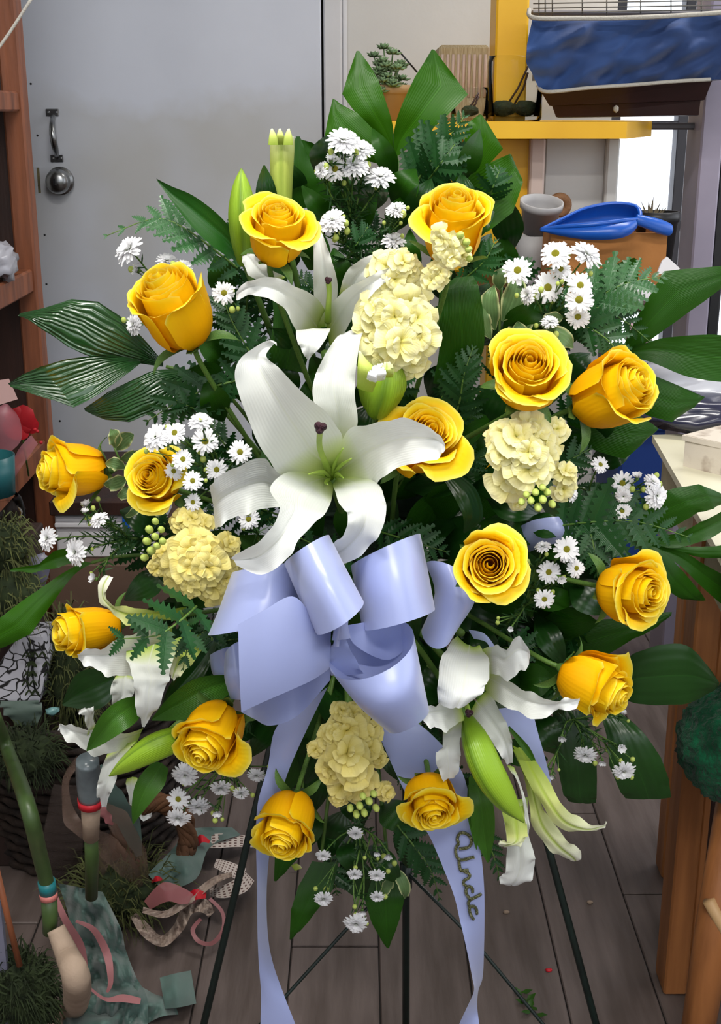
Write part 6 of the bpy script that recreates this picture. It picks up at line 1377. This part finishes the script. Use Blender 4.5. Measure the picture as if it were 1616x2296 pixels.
floor_sheet('satin_cloth', 'sage satin fold lying nearest the bottom left edge', 'cloth', [(150, 2330, 140, 2290, .05), (230, 2330, 210, 2230, .045), (300, 2310, 300, 2210, .035), (360, 2280, 350, 2230, .02), (400, 2275, 390, 2240, .015)], 'sage_satin', amp=.045, seed=4, nu=20, sub=8)
floor_sheet('satin_cloth', 'square end of sage satin lying on the floor boards', 'cloth', [(358, 2192, 370, 2262, .03), (395, 2182, 405, 2258, .035), (428, 2176, 440, 2250, .012)], 'sage_satin', amp=.008, seed=6)
floor_sheet('satin_cloth', 'sage satin scrap by the lace and red ribbon pieces', 'cloth', [(330, 1960, 370, 2000, .08), (390, 1900, 440, 1970, .07), (420, 1860, 470, 1900, .05), (520, 1855, 540, 1872, .03)], 'sage_satin', amp=.02, seed=7)
# pink ribbons, lace and checked ribbon on the floor
mat('pink_ribbon', C(158, 104, 106), C(132, 84, 86), 8, rough=.5)
mat('lace', C(176, 158, 144), C(120, 100, 90), 60, rough=.8, bump=.4, bscale=120)
def checked():
    m = mat('checked_ribbon', C(196, 182, 176), rough=.7); N, L = nodes_of(m); b = N['Principled BSDF']
    uv = N.new('ShaderNodeUVMap'); mp = N.new('ShaderNodeMapping'); mp.inputs['Scale'].default_value = (5, 10, 1); L.new(uv.outputs[0], mp.inputs[0])
    c_ = N.new('ShaderNodeTexBrick'); c_.offset = 0; c_.inputs['Color1'].default_value = C(92, 66, 60); c_.inputs['Color2'].default_value = C(100, 72, 66); c_.inputs['Mortar'].default_value = C(200, 188, 180)
    c_.inputs['Mortar Size'].default_value = .28; c_.inputs['Scale'].default_value = 1; c_.inputs['Brick Width'].default_value = 1; c_.inputs['Row Height'].default_value = 1
    L.new(mp.outputs[0], c_.inputs['Vector']); L.new(c_.outputs['Color'], b.inputs['Base Color'])
checked()
def floor_strip(name, label, cat, pts, ws, m, h=.012, nu=6, sub=6, wob=.0):
    rows = cl([(a, b, 1) for a, b, _ in pts], ws); V = []; U = []; RR = [(r[0], r[1], r[2], r[3], float(q[2])) for r, q in zip(rows, pts)]; nv = sub*(len(RR)-1)
    for j in range(nv+1):
        a, b, c_, d_, hh = cr(RR, j/nv)
        for i in range(nu+1):
            u = i/nu; V.append(PZ(a+(c_-a)*u, b+(d_-b)*u, max(.003, hh+wob*math.sin(j*1.7+i)))); U.append((u, j/nv))
    o = part(name, (V, grid_faces(nu, nv), U), m); tag(o, label, cat); return o
floor_strip('gingham_ribbon', 'brown and white checked ribbon curling near the easel leg', 'ribbon', [(560, 1965, .02), (540, 1985, .05), (500, 2000, .04), (470, 2000, .03)], [14, 18, 14, 8], 'checked_ribbon')
floor_strip('gingham_ribbon', 'checked ribbon end pointing up beside the easel leg', 'ribbon', [(482, 1935, .05), (510, 1945, .05), (545, 1962, .03)], [10, 14, 16], 'checked_ribbon')
floor_strip('gingham_ribbon', 'pale pink checked ribbon lying under the sage scrap', 'ribbon', [(450, 1888, .03), (490, 1885, .04), (530, 1885, .03), (572, 1888, .02)], [14, 16, 14, 12], 'checked_ribbon')
floor_strip('lace_trim', 'crumpled cream lace trim looping on the floor', 'lace', [(300, 2050, .05), (330, 2090, .04), (365, 2110, .03), (400, 2080, .04), (420, 2040, .05), (455, 2030, .05), (475, 2050, .03)], [10, 14, 13, 12, 14, 16, 10], 'lace', wob=.006)
floor_strip('lace_trim', 'cream lace strip running to the checked ribbon', 'lace', [(320, 2040, .08), (370, 2050, .08), (420, 2020, .07), (480, 1975, .06), (520, 1960, .05)], [7, 8, 9, 8, 5], 'lace', wob=.004)
floor_strip('pink_ribbon', 'pink satin ribbon curled into a ring on the floor', 'ribbon', [(470, 2015, .07), (498, 2045, .05), (500, 2085, .03), (475, 2115, .02), (445, 2110, .02), (432, 2085, .03), (450, 2060, .04)], [4, 4, 5, 5, 5, 5, 4], 'pink_ribbon')
floor_strip('pink_ribbon', 'pink ribbon draped over the large sage cloth', 'ribbon', [(125, 2010, .25), (145, 2060, .22), (180, 2120, .16), (192, 2180, .11)], [5, 8, 9, 6], 'pink_ribbon')
floor_strip('pink_ribbon', 'pink ribbon tail trailing down the sage cloth', 'ribbon', [(170, 2065, .2), (210, 2085, .17), (240, 2140, .12), (248, 2200, .10), (240, 2225, .10)], [3, 7, 9, 6, 3], 'pink_ribbon')
floor_strip('pink_ribbon', 'pink ribbon end across the near sage fold', 'ribbon', [(195, 2210, .12), (235, 2240, .09), (275, 2238, .08), (315, 2245, .07)], [3, 4, 9, 7], 'pink_ribbon')
floor_strip('red_ribbon', 'bright red ribbon scrap between lace and sage satin', 'ribbon', [(420, 2015, .06), (440, 2005, .07), (462, 2008, .06)], [8, 12, 6], 'tape_red')
floor_strip('red_ribbon', 'small red ribbon bit beside the sage scrap', 'ribbon', [(338, 1975, .07), (352, 1970, .08), (364, 1972, .07)], [5, 6, 3], 'tape_red')
floor_strip('red_ribbon', 'red ribbon tip under the pale checked ribbon', 'ribbon', [(440, 1892, .06), (452, 1880, .07), (470, 1888, .06)], [8, 9, 3], 'tape_red')
floor_strip('pink_ribbon', 'blush sheer ribbon heaped behind the lace', 'ribbon', [(330, 2030, .07), (370, 2000, .09), (410, 2010, .08), (440, 2020, .06)], [12, 22, 18, 6], 'sheer_rose')
tuft('straw_nest', 'scattered olive straw around the foil wrapped stem foot', 'straw', PZ(270, 1990, .05), (.09, .09, .045), 600, .06, 'moss_olive', 14)
# white board and stick at the lower left edge
o = part('white_board', fixn(*box(xat(-60, 2100, .92), xat(8, 2100, .92), .92, .926, 0, zat(2020, .92))), 'slate_plastic', None, False); tag(o, 'pale grey board at the lower left edge behind the moss', 'board')
o = part('wooden_stick', tube([P(-12, 1930, .91), P(18, 2060, .91), P(44, 2165, .91)], .0045, 8), 'brown_wood'); tag(o, 'thin reddish wooden stick at the lower left edge', 'stick')
# bits on the floor
o = part('fallen_petal', sheet([(662, 1950, 668, 1958, 1.66), (670, 1946, 676, 1956, 1.66), (678, 1950, 680, 1954, 1.66)], 4, 3), 'bud_pale')
p = PZ(667, 1952, .002); o.location = p; tag(o, 'small pale yellow petal fallen on the floor', 'petal')
sprig = thing('fallen_sprig', 'small green leaf sprig lying on the floor under the easel brace', 'sprig', PZ(1185, 2250, 0))
rd = random.Random(5)
for k in range(9):
    a = PZ(1165+k*4+rd.uniform(-3, 3), 2225+k*6, .004); d = Vector((math.cos(k*2.3), math.sin(k*2.3), .15)).normalized()*.02; s = Vector((-d.y, d.x, 0)).normalized()*.006
    part('leaf', ([a, a+d*.5+s, a+d+Vector((0, 0, .002)), a+d*.5-s, a+d*.5+Vector((0, 0, -.0015))], [(0, 4, 1), (1, 4, 2), (2, 4, 3), (3, 4, 0)]), 'palm_leaf', sprig)
for k, (a, b) in enumerate(((1230, 2175), (1322, 2023), (1135, 2045))):
    o = part('floor_debris', blob(PZ(a, b, .002), (.006, .004, .003), 8, 6, .4, 2, k), ('tape_red', 'linen_cream', 'linen_cream')[k]); tag(o, ('tiny red scrap on the bare floor boards', 'tiny cream crumb on the floor boards right of the easel', 'tiny cream crumb on the floor by the lettered ribbon')[k], 'scrap')
